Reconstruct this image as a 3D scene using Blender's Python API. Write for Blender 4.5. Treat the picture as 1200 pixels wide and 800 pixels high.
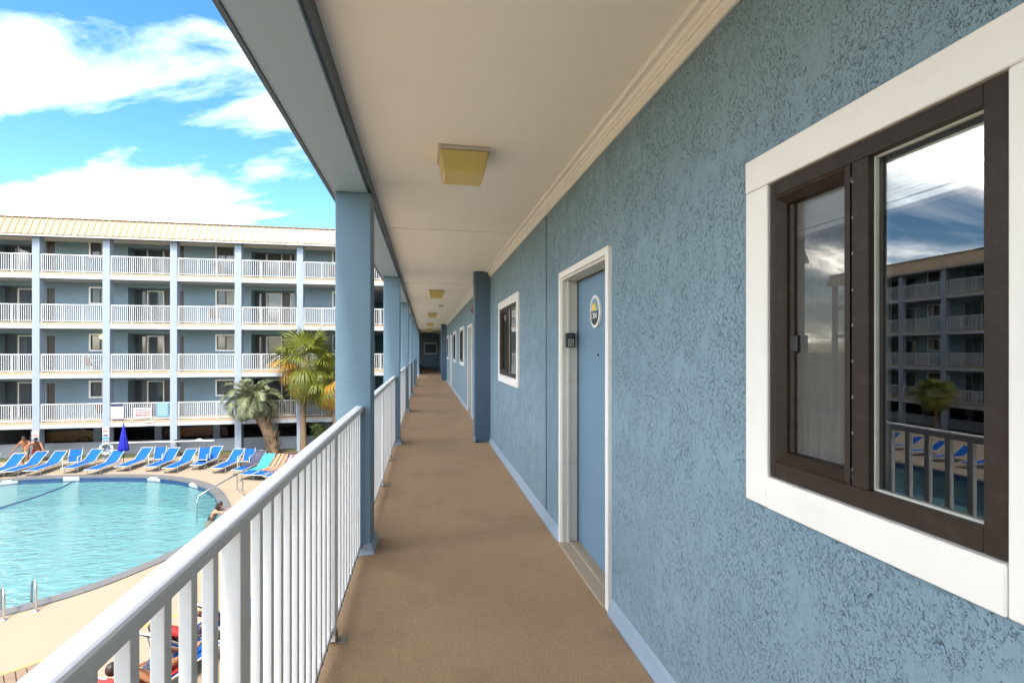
import bpy, bmesh, math, random
from mathutils import Vector, Matrix, Euler, noise
from mathutils.geometry import tessellate_polygon
R = math.radians
scene = bpy.context.scene
C = scene.collection
for o in list(bpy.data.objects):
    bpy.data.objects.remove(o)

# ------------------------------------------------------------------ camera, sky, sun, exposure
CAM_H = 1.5
FPX, VPX, HOR = 570.0, 498.0, 410.0
YAW = math.atan((600 - VPX) / FPX)
cd = bpy.data.cameras.new('camera')
cam = bpy.data.objects.new('camera', cd)
C.objects.link(cam)
cam.location = (0, 0, CAM_H)
cam.rotation_euler = (R(90), 0, -YAW)
cd.sensor_width = 36
cd.lens = 36 * FPX / 1200
cd.shift_y = (HOR - 400) / 1200
cd.clip_start = 0.02
cd.clip_end = 3000
scene.camera = cam

SUN_DIR = Vector((0.05, 0.56, -0.83)).normalized()      # direction the light travels
SUN_EL = math.asin(-SUN_DIR.z)
SUN_AZ = math.atan2(-SUN_DIR.x, -SUN_DIR.y)
world = bpy.data.worlds.new('World')
scene.world = world
world.use_nodes = True
wt = world.node_tree
wt.nodes.clear()


def wn(t, **k):
    n = wt.nodes.new(t)
    for a, b in k.items():
        setattr(n, a, b)
    return n


w_out = wn('ShaderNodeOutputWorld')
w_bg = wn('ShaderNodeBackground')
w_bg.inputs['Strength'].default_value = 0.13
w_sky = wn('ShaderNodeTexSky', sky_type='NISHITA', sun_disc=False)
w_sky.sun_elevation = SUN_EL
w_sky.sun_rotation = SUN_AZ
w_sky.air_density = 1.0
w_sky.dust_density = 0.3
w_sky.ozone_density = 2.0
tc = wn('ShaderNodeTexCoord')
sep = wn('ShaderNodeSeparateXYZ')
wt.links.new(tc.outputs['Generated'], sep.inputs[0])
addz = wn('ShaderNodeMath', operation='ADD')
addz.inputs[1].default_value = 0.22
mxz = wn('ShaderNodeMath', operation='MAXIMUM')
mxz.inputs[1].default_value = 0.05
wt.links.new(sep.outputs['Z'], addz.inputs[0])
wt.links.new(addz.outputs[0], mxz.inputs[0])
dvx = wn('ShaderNodeMath', operation='DIVIDE')
dvy = wn('ShaderNodeMath', operation='DIVIDE')
wt.links.new(sep.outputs['X'], dvx.inputs[0]); wt.links.new(mxz.outputs[0], dvx.inputs[1])
wt.links.new(sep.outputs['Y'], dvy.inputs[0]); wt.links.new(mxz.outputs[0], dvy.inputs[1])
cmb = wn('ShaderNodeCombineXYZ')
wt.links.new(dvx.outputs[0], cmb.inputs[0]); wt.links.new(dvy.outputs[0], cmb.inputs[1])
mp = wn('ShaderNodeMapping')
mp.inputs['Rotation'].default_value = (0, 0, R(24))
mp.inputs['Location'].default_value = (3.41, -17.23, 0)
mp.inputs['Scale'].default_value = (0.75, 1.5, 1)
wt.links.new(cmb.outputs[0], mp.inputs[0])
n1 = wn('ShaderNodeTexNoise')
n1.inputs['Scale'].default_value = 1.15
n1.inputs['Detail'].default_value = 9
n1.inputs['Roughness'].default_value = 0.58
n1.inputs['Distortion'].default_value = 0.40
wt.links.new(mp.outputs[0], n1.inputs['Vector'])
cr = wn('ShaderNodeValToRGB')
cr.color_ramp.elements[0].position = 0.43
cr.color_ramp.elements[0].color = (0.0, 0.0, 0.0, 1)
cr.color_ramp.elements[1].position = 0.72
cr.color_ramp.elements[1].color = (1, 1, 1, 1)
for ps, vl in ((0.515, 0.03), (0.575, 0.10), (0.64, 0.35)):
    el_ = cr.color_ramp.elements.new(ps)
    el_.color = (vl, vl, vl, 1)
wt.links.new(n1.outputs['Fac'], cr.inputs[0])
cmix = wn('ShaderNodeMixRGB')
cmix.inputs[2].default_value = (75.0, 70.0, 62.0, 1)
wt.links.new(cr.outputs[0], cmix.inputs[0])
hs = wn('ShaderNodeHueSaturation')
hs.inputs['Saturation'].default_value = 1.30
hs.inputs['Value'].default_value = 0.58
wt.links.new(w_sky.outputs[0], hs.inputs['Color'])
wt.links.new(hs.outputs[0], cmix.inputs[1])
wt.links.new(cmix.outputs[0], w_bg.inputs[0])
wt.links.new(w_bg.outputs[0], w_out.inputs[0])

sd = bpy.data.lights.new('sun', 'SUN')
sd.energy = 1.5
sd.angle = R(10)
sd.color = (1.0, 0.95, 0.86)
sun = bpy.data.objects.new('sun', sd)
sun.rotation_euler = SUN_DIR.to_track_quat('-Z', 'Y').to_euler()
sun.location = (-5, -10, 30)
C.objects.link(sun)

scene.view_settings.view_transform = 'Standard'
scene.view_settings.look = 'None'
scene.view_settings.exposure = 2.35
scene.view_settings.gamma = 1
scene.view_settings.use_curve_mapping = False
scene.render.engine = 'CYCLES'
scene.cycles.max_bounces = 12
scene.cycles.diffuse_bounces = 6
scene.cycles.transparent_max_bounces = 16
scene.cycles.sample_clamp_indirect = 8
scene.cycles.caustics_reflective = False
scene.cycles.caustics_refractive = False

# ------------------------------------------------------------------ helpers
random.seed(7)


class MB:
    """collects geometry and links it as one mesh object"""
    def __init__(self):
        self.v = []
        self.f = []
        self.s = []

    def add(self, vs, fs, smooth=False):
        b = len(self.v)
        self.v += [tuple(p) for p in vs]
        self.f += [tuple(i + b for i in q) for q in fs]
        self.s += [smooth] * len(fs)
        return self

    def box(self, x0, x1, y0, y1, z0, z1):
        return self.add([(x0, y0, z0), (x1, y0, z0), (x1, y1, z0), (x0, y1, z0),
                         (x0, y0, z1), (x1, y0, z1), (x1, y1, z1), (x0, y1, z1)],
                        [(0, 3, 2, 1), (4, 5, 6, 7), (0, 1, 5, 4), (1, 2, 6, 5), (2, 3, 7, 6), (3, 0, 4, 7)])

    def prism_y(self, prof, y0, y1, smooth=False):
        """closed profile in (x, z), extruded along y"""
        n = len(prof)
        vs = [(x, y0, z) for x, z in prof] + [(x, y1, z) for x, z in prof]
        fs = [(i, (i + 1) % n, n + (i + 1) % n, n + i) for i in range(n)]
        self.add(vs, fs, smooth)
        self.add(vs[:n], [tuple(reversed(range(n)))])
        self.add(vs[n:], [tuple(range(n))])
        return self

    def prism_x(self, prof, x0, x1, smooth=False):
        n = len(prof)
        vs = [(x0, y, z) for y, z in prof] + [(x1, y, z) for y, z in prof]
        self.add(vs, [(i, n + i, n + (i + 1) % n, (i + 1) % n) for i in range(n)], smooth)
        self.add(vs[:n], [tuple(range(n))])
        self.add(vs[n:], [tuple(reversed(range(n)))])
        return self

    def tube(self, pts, r, n=8, caps=True, closed=False):
        pts = [Vector(p) for p in pts]
        m = len(pts)
        rs = r if isinstance(r, (list, tuple)) else [r] * m
        rings = []
        up = None
        for i, p in enumerate(pts):
            if closed:
                t = pts[(i + 1) % m] - pts[i - 1]
            else:
                t = pts[min(i + 1, m - 1)] - pts[max(i - 1, 0)]
            t.normalize()
            if up is None:
                up = Vector((0, 0, 1)) if abs(t.z) < 0.9 else Vector((1, 0, 0))
            a = t.cross(up)
            if a.length < 1e-4:
                a = t.cross(Vector((0, 1, 0)))
            a.normalize()
            b = a.cross(t).normalized()
            up = b
            rings.append([p + (a * math.cos(k * 2 * math.pi / n) + b * math.sin(k * 2 * math.pi / n)) * rs[i] for k in range(n)])
        vs = [q for rg in rings for q in rg]
        fs = []
        for i in range(m if closed else m - 1):
            j = (i + 1) % m
            for k in range(n):
                l = (k + 1) % n
                fs.append((i * n + k, i * n + l, j * n + l, j * n + k))
        self.add(vs, fs, True)
        if caps and not closed:
            self.add(rings[0], [tuple(range(n))])
            self.add(rings[-1], [tuple(reversed(range(n)))])
        return self

    def lathe(self, prof, c=(0, 0, 0), n=16, smooth=True):
        vs = []
        for r, z in prof:
            for k in range(n):
                a = 2 * math.pi * k / n
                vs.append((c[0] + r * math.cos(a), c[1] + r * math.sin(a), c[2] + z))
        fs = []
        for i in range(len(prof) - 1):
            for k in range(n):
                l = (k + 1) % n
                fs.append((i * n + k, i * n + l, (i + 1) * n + l, (i + 1) * n + k))
        return self.add(vs, fs, smooth)

    def mesh(self, name, m=None, bevel=0, seg=1):
        me = bpy.data.meshes.new(name)
        me.from_pydata(self.v, [], self.f)
        me.polygons.foreach_set('use_smooth', self.s)
        bm = bmesh.new()
        bm.from_mesh(me)
        if bevel:
            bmesh.ops.bevel(bm, geom=bm.edges[:], offset=bevel, segments=seg, affect='EDGES', profile=0.6)
        bmesh.ops.recalc_face_normals(bm, faces=bm.faces[:])
        bm.to_mesh(me)
        bm.free()
        if m:
            me.materials.append(m)
        return me

    def build(self, name, m=None, parent=None, bevel=0, seg=1):
        return link(name, self.mesh(name, m, bevel, seg), parent)


def link(name, me, parent=None, loc=None, rot=None, scale=None):
    o = bpy.data.objects.new(name, me)
    C.objects.link(o)
    if parent:
        o.parent = parent
    if loc:
        o.location = loc
    if rot:
        o.rotation_euler = rot
    if scale:
        o.scale = scale
    return o


def tag(o, label=None, cat=None, group=None, kind=None):
    if label: o['label'] = label
    if cat: o['category'] = cat
    if group: o['group'] = group
    if kind: o['kind'] = kind
    return o


def thing(name, label, cat, loc=(0, 0, 0), rz=0, group=None):
    o = bpy.data.objects.new(name, None)
    o.empty_display_size = 0.2
    C.objects.link(o)
    o.location = loc
    o.rotation_euler = (0, 0, rz)
    return tag(o, label, cat, group)


CHILD = {}


def copy_tree(src, parent=None):
    c = src.copy()
    C.objects.link(c)
    c.parent = parent
    for ch in list(src.children):
        copy_tree(ch, c)
    return c


# ------------------------------------------------------------------ materials
def nodes(m):
    m.use_nodes = True
    nt = m.node_tree
    return nt, nt.nodes['Principled BSDF']


def mat(name, col, rough=0.6, var=0.10, vscale=3.0, bump=0.0, bscale=60.0, metal=0.0, spec=0.4,
        dirt=0.0, dirtcol=(0.12, 0.10, 0.08), dscale=6.0, stretch=(1, 1, 1), rvar=0.08):
    m = bpy.data.materials.new(name)
    nt, p = nodes(m)
    p.inputs['Metallic'].default_value = metal
    p.inputs['Specular IOR Level'].default_value = spec
    g = nt.nodes.new('ShaderNodeNewGeometry')
    mpn = nt.nodes.new('ShaderNodeMapping')
    mpn.inputs['Scale'].default_value = stretch
    nt.links.new(g.outputs['Position'], mpn.inputs[0])
    n = nt.nodes.new('ShaderNodeTexNoise')
    n.inputs['Scale'].default_value = vscale
    n.inputs['Detail'].default_value = 6
    n.inputs['Roughness'].default_value = 0.65
    nt.links.new(mpn.outputs[0], n.inputs['Vector'])
    mx = nt.nodes.new('ShaderNodeMixRGB')
    c0 = tuple(max(0, c * (1 - var)) for c in col) + (1,)
    c1 = tuple(min(1, c * (1 + var)) for c in col) + (1,)
    mx.inputs[1].default_value = c0
    mx.inputs[2].default_value = c1
    nt.links.new(n.outputs['Fac'], mx.inputs[0])
    last = mx.outputs[0]
    if dirt:
        n2 = nt.nodes.new('ShaderNodeTexNoise')
        n2.inputs['Scale'].default_value = dscale
        n2.inputs['Detail'].default_value = 8
        n2.inputs['Roughness'].default_value = 0.7
        nt.links.new(mpn.outputs[0], n2.inputs['Vector'])
        r2 = nt.nodes.new('ShaderNodeValToRGB')
        r2.color_ramp.elements[0].position = 0.52
        r2.color_ramp.elements[1].position = 0.74
        r2.color_ramp.elements[1].color = (dirt, dirt, dirt, 1)
        nt.links.new(n2.outputs['Fac'], r2.inputs[0])
        m2 = nt.nodes.new('ShaderNodeMixRGB')
        m2.inputs[2].default_value = dirtcol + (1,)
        nt.links.new(r2.outputs[0], m2.inputs[0])
        nt.links.new(last, m2.inputs[1])
        last = m2.outputs[0]
    nt.links.new(last, p.inputs['Base Color'])
    rr = nt.nodes.new('ShaderNodeMapRange')
    rr.inputs['To Min'].default_value = max(0.02, rough - rvar)
    rr.inputs['To Max'].default_value = min(1, rough + rvar)
    nt.links.new(n.outputs['Fac'], rr.inputs['Value'])
    nt.links.new(rr.outputs[0], p.inputs['Roughness'])
    if bump:
        n3 = nt.nodes.new('ShaderNodeTexNoise')
        n3.inputs['Scale'].default_value = bscale
        n3.inputs['Detail'].default_value = 4
        nt.links.new(mpn.outputs[0], n3.inputs['Vector'])
        b = nt.nodes.new('ShaderNodeBump')
        b.inputs['Strength'].default_value = 1.0
        b.inputs['Distance'].default_value = bump
        nt.links.new(n3.outputs['Fac'], b.inputs['Height'])
        nt.links.new(b.outputs[0], p.inputs['Normal'])
    return m


def stucco(name, col):
    """troweled knock-down stucco: smooth flats broken by worm-like pits"""
    m = bpy.data.materials.new(name)
    nt, p = nodes(m)
    L = nt.links.new
    N = nt.nodes.new
    g = N('ShaderNodeNewGeometry')
    mpn = N('ShaderNodeMapping')
    mpn.inputs['Scale'].default_value = (1, 1.0, 0.72)
    L(g.outputs['Position'], mpn.inputs[0])

    def noi(scale, det, rough=0.6, dist=0.0):
        n = N('ShaderNodeTexNoise')
        n.inputs['Scale'].default_value = scale
        n.inputs['Detail'].default_value = det
        n.inputs['Roughness'].default_value = rough
        n.inputs['Distortion'].default_value = dist
        L(mpn.outputs[0], n.inputs['Vector'])
        return n

    def mth(op, a, b=None, clamp=False):
        n = N('ShaderNodeMath')
        n.operation = op
        n.use_clamp = clamp
        for i, q in enumerate((a, b)):
            if q is None: continue
            if isinstance(q, (int, float)): n.inputs[i].default_value = q
            else: L(q, n.inputs[i])
        return n.outputs[0]

    def ss(val, a, b):
        n = N('ShaderNodeMapRange')
        n.interpolation_type = 'SMOOTHSTEP'
        n.inputs['From Min'].default_value = a
        n.inputs['From Max'].default_value = b
        L(val, n.inputs['Value'])
        return n.outputs[0]
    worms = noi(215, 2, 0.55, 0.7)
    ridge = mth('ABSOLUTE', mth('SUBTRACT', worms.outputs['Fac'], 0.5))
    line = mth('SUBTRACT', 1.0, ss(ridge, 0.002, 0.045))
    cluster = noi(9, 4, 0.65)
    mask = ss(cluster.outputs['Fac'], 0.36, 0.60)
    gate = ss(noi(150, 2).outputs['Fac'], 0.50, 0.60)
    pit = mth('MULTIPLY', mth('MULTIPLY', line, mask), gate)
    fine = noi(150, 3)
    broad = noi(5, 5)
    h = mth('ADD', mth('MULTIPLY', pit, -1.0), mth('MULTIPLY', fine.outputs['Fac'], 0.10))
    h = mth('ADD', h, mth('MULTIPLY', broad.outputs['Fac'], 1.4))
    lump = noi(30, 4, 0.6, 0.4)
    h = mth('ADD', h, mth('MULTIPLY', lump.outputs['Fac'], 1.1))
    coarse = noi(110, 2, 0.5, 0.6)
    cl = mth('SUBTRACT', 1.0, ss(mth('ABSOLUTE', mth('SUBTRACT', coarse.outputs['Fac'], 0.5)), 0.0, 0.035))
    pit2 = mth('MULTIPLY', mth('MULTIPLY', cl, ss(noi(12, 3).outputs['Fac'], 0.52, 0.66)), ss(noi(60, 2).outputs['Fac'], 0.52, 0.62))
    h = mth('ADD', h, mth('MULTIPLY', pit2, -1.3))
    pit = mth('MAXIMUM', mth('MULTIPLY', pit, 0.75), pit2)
    b = N('ShaderNodeBump')
    b.inputs['Strength'].default_value = 1.0
    b.inputs['Distance'].default_value = 0.0075
    L(h, b.inputs['Height'])
    L(b.outputs[0], p.inputs['Normal'])
    tone = noi(1.6, 6, 0.6)
    mx = N('ShaderNodeMixRGB')
    mx.inputs[1].default_value = (col[0] * 0.86, col[1] * 0.90, col[2] * 0.90, 1)
    mx.inputs[2].default_value = (col[0] * 1.16, col[1] * 1.10, col[2] * 1.10, 1)
    L(tone.outputs['Fac'], mx.inputs[0])
    # dark colour painted into the pits in place of their occlusion shade
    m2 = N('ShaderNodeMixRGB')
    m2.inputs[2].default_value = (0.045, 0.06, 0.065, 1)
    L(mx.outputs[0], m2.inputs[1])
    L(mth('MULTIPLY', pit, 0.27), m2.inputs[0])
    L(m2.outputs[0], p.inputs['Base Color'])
    p.inputs['Roughness'].default_value = 0.62
    p.inputs['Specular IOR Level'].default_value = 0.35
    return m


BLUE = (0.205, 0.302, 0.358)
M = {}
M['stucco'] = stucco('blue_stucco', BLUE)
M['bluepaint'] = mat('blue_painted_concrete', (0.140, 0.222, 0.285), 0.5, 0.07, 2.5, 0.0012, 30, stretch=(1, 1, 3.0), dirt=0.10, dscale=3.5)
M['pilaster'] = mat('dark_blue_pilaster', (0.085, 0.132, 0.185), 0.5, 0.05, 2.5, 0.0008, 40)  # darker version of the column blue
M['basecove'] = mat('pale_blue_coated_base', (0.27, 0.345, 0.42), 0.45, 0.08, 5, 0.001, 50, dirt=0.18, dscale=5)
M['beam'] = mat('grey_blue_beam_paint', (0.32, 0.415, 0.49), 0.55, 0.06, 2.0, 0.0006, 25, dirt=0.06)
M['beamtrim'] = mat('dark_blue_grey_trim', (0.075, 0.10, 0.115), 0.5, 0.08, 4)
M['ceiling'] = mat('warm_white_ceiling_board', (0.89, 0.83, 0.735), 0.8, 0.03, 0.9, 0.0003, 70, dirt=0.16, dirtcol=(0.55, 0.46, 0.34), dscale=0.9)
M['crown'] = mat('cream_white_trim_paint', (0.86, 0.81, 0.73), 0.45, 0.04, 4, 0.0004, 80, dirt=0.12, dirtcol=(0.38, 0.32, 0.24), dscale=9)
M['trim'] = mat('white_trim_paint', (0.83, 0.79, 0.73), 0.42, 0.03, 5, 0.0006, 45, dirt=0.14, dirtcol=(0.45, 0.40, 0.31), dscale=7)
M['jamb'] = mat('aged_cream_jamb', (0.62, 0.58, 0.50), 0.45, 0.08, 6, 0.0005, 60, dirt=0.25, dirtcol=(0.25, 0.21, 0.15), dscale=10)
M['doorpaint'] = mat('blue_door_paint', (0.145, 0.245, 0.345), 0.38, 0.05, 1.6, 0.0003, 18)
M['threshold'] = mat('worn_wood_threshold', (0.36, 0.29, 0.20), 0.6, 0.22, 12, 0.001, 60, stretch=(1, 0.2, 1), dirt=0.4, dscale=12)
M['bronze'] = mat('bronze_window_frame', (0.031, 0.020, 0.014), 0.5, 0.2, 12, 0.0003, 60, spec=0.25, dirt=0.22, dirtcol=(0.12, 0.10, 0.085), dscale=22)
M['bead'] = mat('clear_glazing_bead', (0.50, 0.50, 0.44), 0.4, 0.1, 8)
M['railwhite'] = mat('white_railing_paint', (0.72, 0.71, 0.695), 0.36, 0.03, 6, 0.0002, 60, dirt=0.10, dirtcol=(0.40, 0.38, 0.35), dscale=16)
M['screw'] = mat('dark_screw', (0.06, 0.06, 0.06), 0.5)
M['steel'] = mat('stainless_steel', (0.62, 0.62, 0.62), 0.22, 0.05, 10, metal=1.0)
M['brass'] = mat('weathered_bracket', (0.26, 0.24, 0.20), 0.45, 0.2, 20, metal=0.4)
M['black'] = mat('black_plastic', (0.018, 0.018, 0.018), 0.38, 0.1, 20)
M['lens'] = mat('yellowed_lamp_lens', (0.66, 0.51, 0.18), 0.35, 0.06, 6, 0.0004, 120)
M['lampbase'] = mat('lamp_base_plate', (0.55, 0.50, 0.42), 0.5)
M['red'] = mat('red_plastic', (0.28, 0.035, 0.025), 0.35)
M['fwall'] = mat('far_blue_wall', (0.172, 0.250, 0.298), 0.6, 0.06, 1.0, 0.001, 20, dirt=0.05)
M['fslab'] = mat('pale_slab_paint', (0.33, 0.345, 0.365), 0.55, 0.05, 1.5, dirt=0.16, dirtcol=(0.36, 0.34, 0.32), dscale=2.5)
M['fcol'] = mat('pale_blue_column', (0.225, 0.262, 0.315), 0.5, 0.05, 1.5, dirt=0.10, dscale=3)
M['fceil'] = mat('far_soffit', (0.62, 0.60, 0.55), 0.7, 0.04)
M['frail'] = mat('far_white_rail', (0.54, 0.535, 0.53), 0.4, 0.04, 4, dirt=0.08)
M['fedge'] = mat('tan_slab_coating', (0.33, 0.25, 0.16), 0.7, 0.10, 3)
M['froof'] = mat('cream_metal_roof', (0.30, 0.222, 0.138), 0.45, 0.06, 1.2, dirt=0.12, dirtcol=(0.34, 0.26, 0.16), dscale=2)
M['fridge'] = mat('brown_roof_flashing', (0.20, 0.13, 0.075), 0.5, 0.1)
M['garage'] = mat('garage_concrete', (0.135, 0.135, 0.14), 0.8, 0.2, 1.2)
M['halfwall'] = mat('grey_half_wall', (0.27, 0.29, 0.32), 0.7, 0.1, 1.5, dirt=0.2, dscale=2)
M['ground'] = mat('grassy_ground', (0.07, 0.085, 0.03), 0.9, 0.2, 0.4)
M['bed'] = mat('bark_mulch', (0.10, 0.06, 0.035), 0.9, 0.4, 14, 0.02, 30)
M['deck'] = mat('cream_pool_deck', (0.275, 0.216, 0.150), 0.75, 0.06, 0.9, 0.0012, 90, dirt=0.14, dirtcol=(0.21, 0.16, 0.10), dscale=1.1)
M['coping'] = mat('grey_coping', (0.115, 0.113, 0.112), 0.65, 0.18, 5, 0.001, 60, dirt=0.35, dirtcol=(0.20, 0.18, 0.15), dscale=5)
M['tile'] = mat('navy_waterline_tile', (0.025, 0.06, 0.16), 0.2, 0.25, 14)
M['basin'] = mat('pool_plaster', (0.195, 0.295, 0.29), 0.7, 0.05, 1.2)
M['marker'] = mat('white_depth_tile', (0.42, 0.42, 0.41), 0.3, 0.04)
M['yellow'] = mat('yellow_safety_paint', (0.40, 0.29, 0.055), 0.6, 0.12, 6, dirt=0.3, dirtcol=(0.26, 0.20, 0.11))
M['plank'] = mat('weathered_boards', (0.20, 0.135, 0.085), 0.75, 0.25, 6, 0.001, 40, dirt=0.3, dscale=5)
M['sling'] = mat('blue_sling_fabric', (0.008, 0.082, 0.32), 0.8, 0.10, 8, 0.0006, 220, spec=0.12)
M['lframe'] = mat('cream_lounger_frame', (0.42, 0.40, 0.355), 0.4, 0.05)
M['umb'] = mat('royal_blue_canvas', (0.006, 0.010, 0.27), 0.7, 0.12, 6, 0.001, 120)
M['skin'] = mat('tanned_skin', (0.27, 0.115, 0.055), 0.5, 0.08, 10)
M['skin2'] = mat('fair_tanned_skin', (0.34, 0.175, 0.11), 0.5, 0.08, 10)
M['hair'] = mat('dark_brown_hair', (0.022, 0.013, 0.009), 0.45, 0.25, 40)
M['maroon'] = mat('maroon_swim_shorts', (0.16, 0.02, 0.03), 0.7)
M['darkgreen'] = mat('grey_green_shorts', (0.10, 0.14, 0.10), 0.7)
M['swim'] = mat('black_swimsuit', (0.02, 0.013, 0.018), 0.5)
M['redfloral'] = mat('red_floral_cloth', (0.30, 0.014, 0.014), 0.7, 0.3, 24, dirt=0.7, dirtcol=(0.40, 0.13, 0.03), dscale=26)
M['navyprint'] = mat('dark_print_cloth', (0.02, 0.022, 0.05), 0.7, 0.3, 20, dirt=0.7, dirtcol=(0.5, 0.5, 0.55), dscale=30)
M['bark'] = mat('palm_bark', (0.145, 0.095, 0.055), 0.85, 0.35, 14, 0.006, 34, stretch=(1, 1, 0.5))
M['boot'] = mat('old_leaf_bases', (0.170, 0.128, 0.082), 0.8, 0.35, 16, 0.003, 50)
M['frond1'] = mat('grey_green_frond', (0.150, 0.168, 0.090), 0.55, 0.35, 2.5)
M['frond2'] = mat('yellow_green_fan', (0.150, 0.165, 0.022), 0.45, 0.45, 2.0)
M['frond3'] = mat('browning_fan', (0.42, 0.235, 0.035), 0.55, 0.30, 3)
M['stem'] = mat('leaf_stalk', (0.23, 0.24, 0.09), 0.6, 0.2)
M['bushleaf'] = mat('shrub_leaf', (0.06, 0.125, 0.028), 0.5, 0.4, 5)
M['curtain'] = mat('sheer_curtain', (0.20, 0.205, 0.20), 0.9, 0.06, 10)
M['blind'] = mat('white_blind_slats', (0.86, 0.85, 0.81), 0.45, 0.04, 20)
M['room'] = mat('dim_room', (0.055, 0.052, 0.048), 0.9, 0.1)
M['fglass'] = mat('dark_far_glass', (0.060, 0.072, 0.082), 0.07, 0.2, 3, spec=0.6, rvar=0.02)
M['fcurtain'] = mat('far_pale_curtain', (0.36, 0.335, 0.29), 0.6, 0.12, 5, stretch=(6, 6, 0.6))
M['fframe'] = mat('far_pale_frame', (0.70, 0.68, 0.62), 0.5, 0.05)
M['fbronze'] = mat('far_bronze_frame', (0.07, 0.055, 0.045), 0.45, 0.1)
M['fdoor'] = mat('far_brown_door', (0.050, 0.040, 0.036), 0.4, 0.2)
M['signwhite'] = mat('sign_white', (0.42, 0.41, 0.39), 0.4, 0.03)
M['signblue'] = mat('sign_light_blue', (0.075, 0.22, 0.40), 0.4, 0.05)
M['signnavy'] = mat('sign_navy', (0.012, 0.025, 0.08), 0.4, 0.05)
M['signred'] = mat('sign_red', (0.33, 0.035, 0.025), 0.4, 0.05)
M['plaque_w'] = mat('plaque_white', (0.80, 0.80, 0.76), 0.35, 0.02)
M['plaque_sun'] = mat('plaque_yellow', (0.80, 0.58, 0.10), 0.35, 0.04)
M['plaque_navy'] = mat('plaque_navy', (0.015, 0.02, 0.03), 0.35, 0.04)
M['plaque_sky'] = mat('plaque_sky_blue', (0.20, 0.33, 0.42), 0.35, 0.04)
M['turq'] = mat('turquoise_towel', (0.035, 0.235, 0.26), 0.9, 0.12, 14, 0.004, 90)
M['ring'] = mat('life_ring_white', (0.48, 0.47, 0.45), 0.4)


def stripes(name, cols, scale, axis=0):
    m = bpy.data.materials.new(name)
    nt, p = nodes(m)
    t = nt.nodes.new('ShaderNodeTexCoord')
    s = nt.nodes.new('ShaderNodeSeparateXYZ')
    nt.links.new(t.outputs['Object'], s.inputs[0])
    mu = nt.nodes.new('ShaderNodeMath'); mu.operation = 'MULTIPLY'; mu.inputs[1].default_value = scale
    fr = nt.nodes.new('ShaderNodeMath'); fr.operation = 'FRACT'
    nt.links.new(s.outputs[axis], mu.inputs[0]); nt.links.new(mu.outputs[0], fr.inputs[0])
    r = nt.nodes.new('ShaderNodeValToRGB')
    r.color_ramp.interpolation = 'CONSTANT'
    e = r.color_ramp.elements
    while len(e) < len(cols):
        e.new(0.5)
    for i, c in enumerate(cols):
        e[i].position = i / len(cols)
        e[i].color = c + (1,)
    nt.links.new(fr.outputs[0], r.inputs[0])
    nt.links.new(r.outputs[0], p.inputs['Base Color'])
    p.inputs['Roughness'].default_value = 0.9
    return m


ORG, NVY, WHT, BLU = (0.36, 0.115, 0.018), (0.008, 0.012, 0.06), (0.36, 0.34, 0.31), (0.02, 0.06, 0.28)
M['towel_orange'] = stripes('orange_striped_towel', [ORG, WHT, ORG, NVY, ORG], 4.2)
M['towel_mixed'] = stripes('orange_navy_towel', [NVY, ORG, WHT, BLU, ORG, NVY], 3.1)
M['towel_blue'] = stripes('blue_white_towel', [WHT, BLU, WHT, WHT, NVY], 5.0)


def floor_mat():
    m = mat('brown_coated_floor', (0.375, 0.238, 0.126), 0.72, 0.16, 0.7, 0.0, 60, dirt=0.7, dirtcol=(0.22, 0.145, 0.085), dscale=1.3)
    nt = m.node_tree
    p = nt.nodes['Principled BSDF']
    g = nt.nodes.new('ShaderNodeNewGeometry')
    v = nt.nodes.new('ShaderNodeTexNoise')
    v.inputs['Scale'].default_value = 95
    v.inputs['Detail'].default_value = 5
    v.inputs['Roughness'].default_value = 0.7
    nt.links.new(g.outputs['Position'], v.inputs['Vector'])
    v2 = nt.nodes.new('ShaderNodeTexNoise')
    v2.inputs['Scale'].default_value = 14
    v2.inputs['Detail'].default_value = 6
    nt.links.new(g.outputs['Position'], v2.inputs['Vector'])
    ad = nt.nodes.new('ShaderNodeMath'); ad.operation = 'ADD'
    nt.links.new(v.outputs['Fac'], ad.inputs[0]); nt.links.new(v2.outputs['Fac'], ad.inputs[1])
    b = nt.nodes.new('ShaderNodeBump'); b.inputs['Distance'].default_value = 0.0035
    nt.links.new(ad.outputs[0], b.inputs['Height'])
    nt.links.new(b.outputs[0], p.inputs['Normal'])
    # speckle of lighter and darker grit
    src = p.inputs['Base Color'].links[0].from_socket
    r = nt.nodes.new('ShaderNodeValToRGB')
    r.color_ramp.elements[0].position = 0.36; r.color_ramp.elements[0].color = (0.82, 0.82, 0.82, 1)
    r.color_ramp.elements[1].position = 0.66; r.color_ramp.elements[1].color = (1.16, 1.155, 1.15, 1)
    nt.links.new(v.outputs['Fac'], r.inputs[0])
    mu = nt.nodes.new('ShaderNodeMixRGB'); mu.blend_type = 'MULTIPLY'; mu.inputs[0].default_value = 1
    nt.links.new(src, mu.inputs[1]); nt.links.new(r.outputs[0], mu.inputs[2])
    nt.links.new(mu.outputs[0], p.inputs['Base Color'])
    return m


M['floor'] = floor_mat()


def schlick(nt, f0, normal=None):
    lw = nt.nodes.new('ShaderNodeLayerWeight'); lw.inputs['Blend'].default_value = 0.5
    if normal: nt.links.new(normal, lw.inputs['Normal'])
    pw = nt.nodes.new('ShaderNodeMath'); pw.operation = 'POWER'; pw.inputs[1].default_value = 4.5
    nt.links.new(lw.outputs['Facing'], pw.inputs[0])
    ma = nt.nodes.new('ShaderNodeMath'); ma.operation = 'MULTIPLY_ADD'; ma.inputs[1].default_value = 1 - f0; ma.inputs[2].default_value = f0
    nt.links.new(pw.outputs[0], ma.inputs[0])
    return ma


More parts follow.
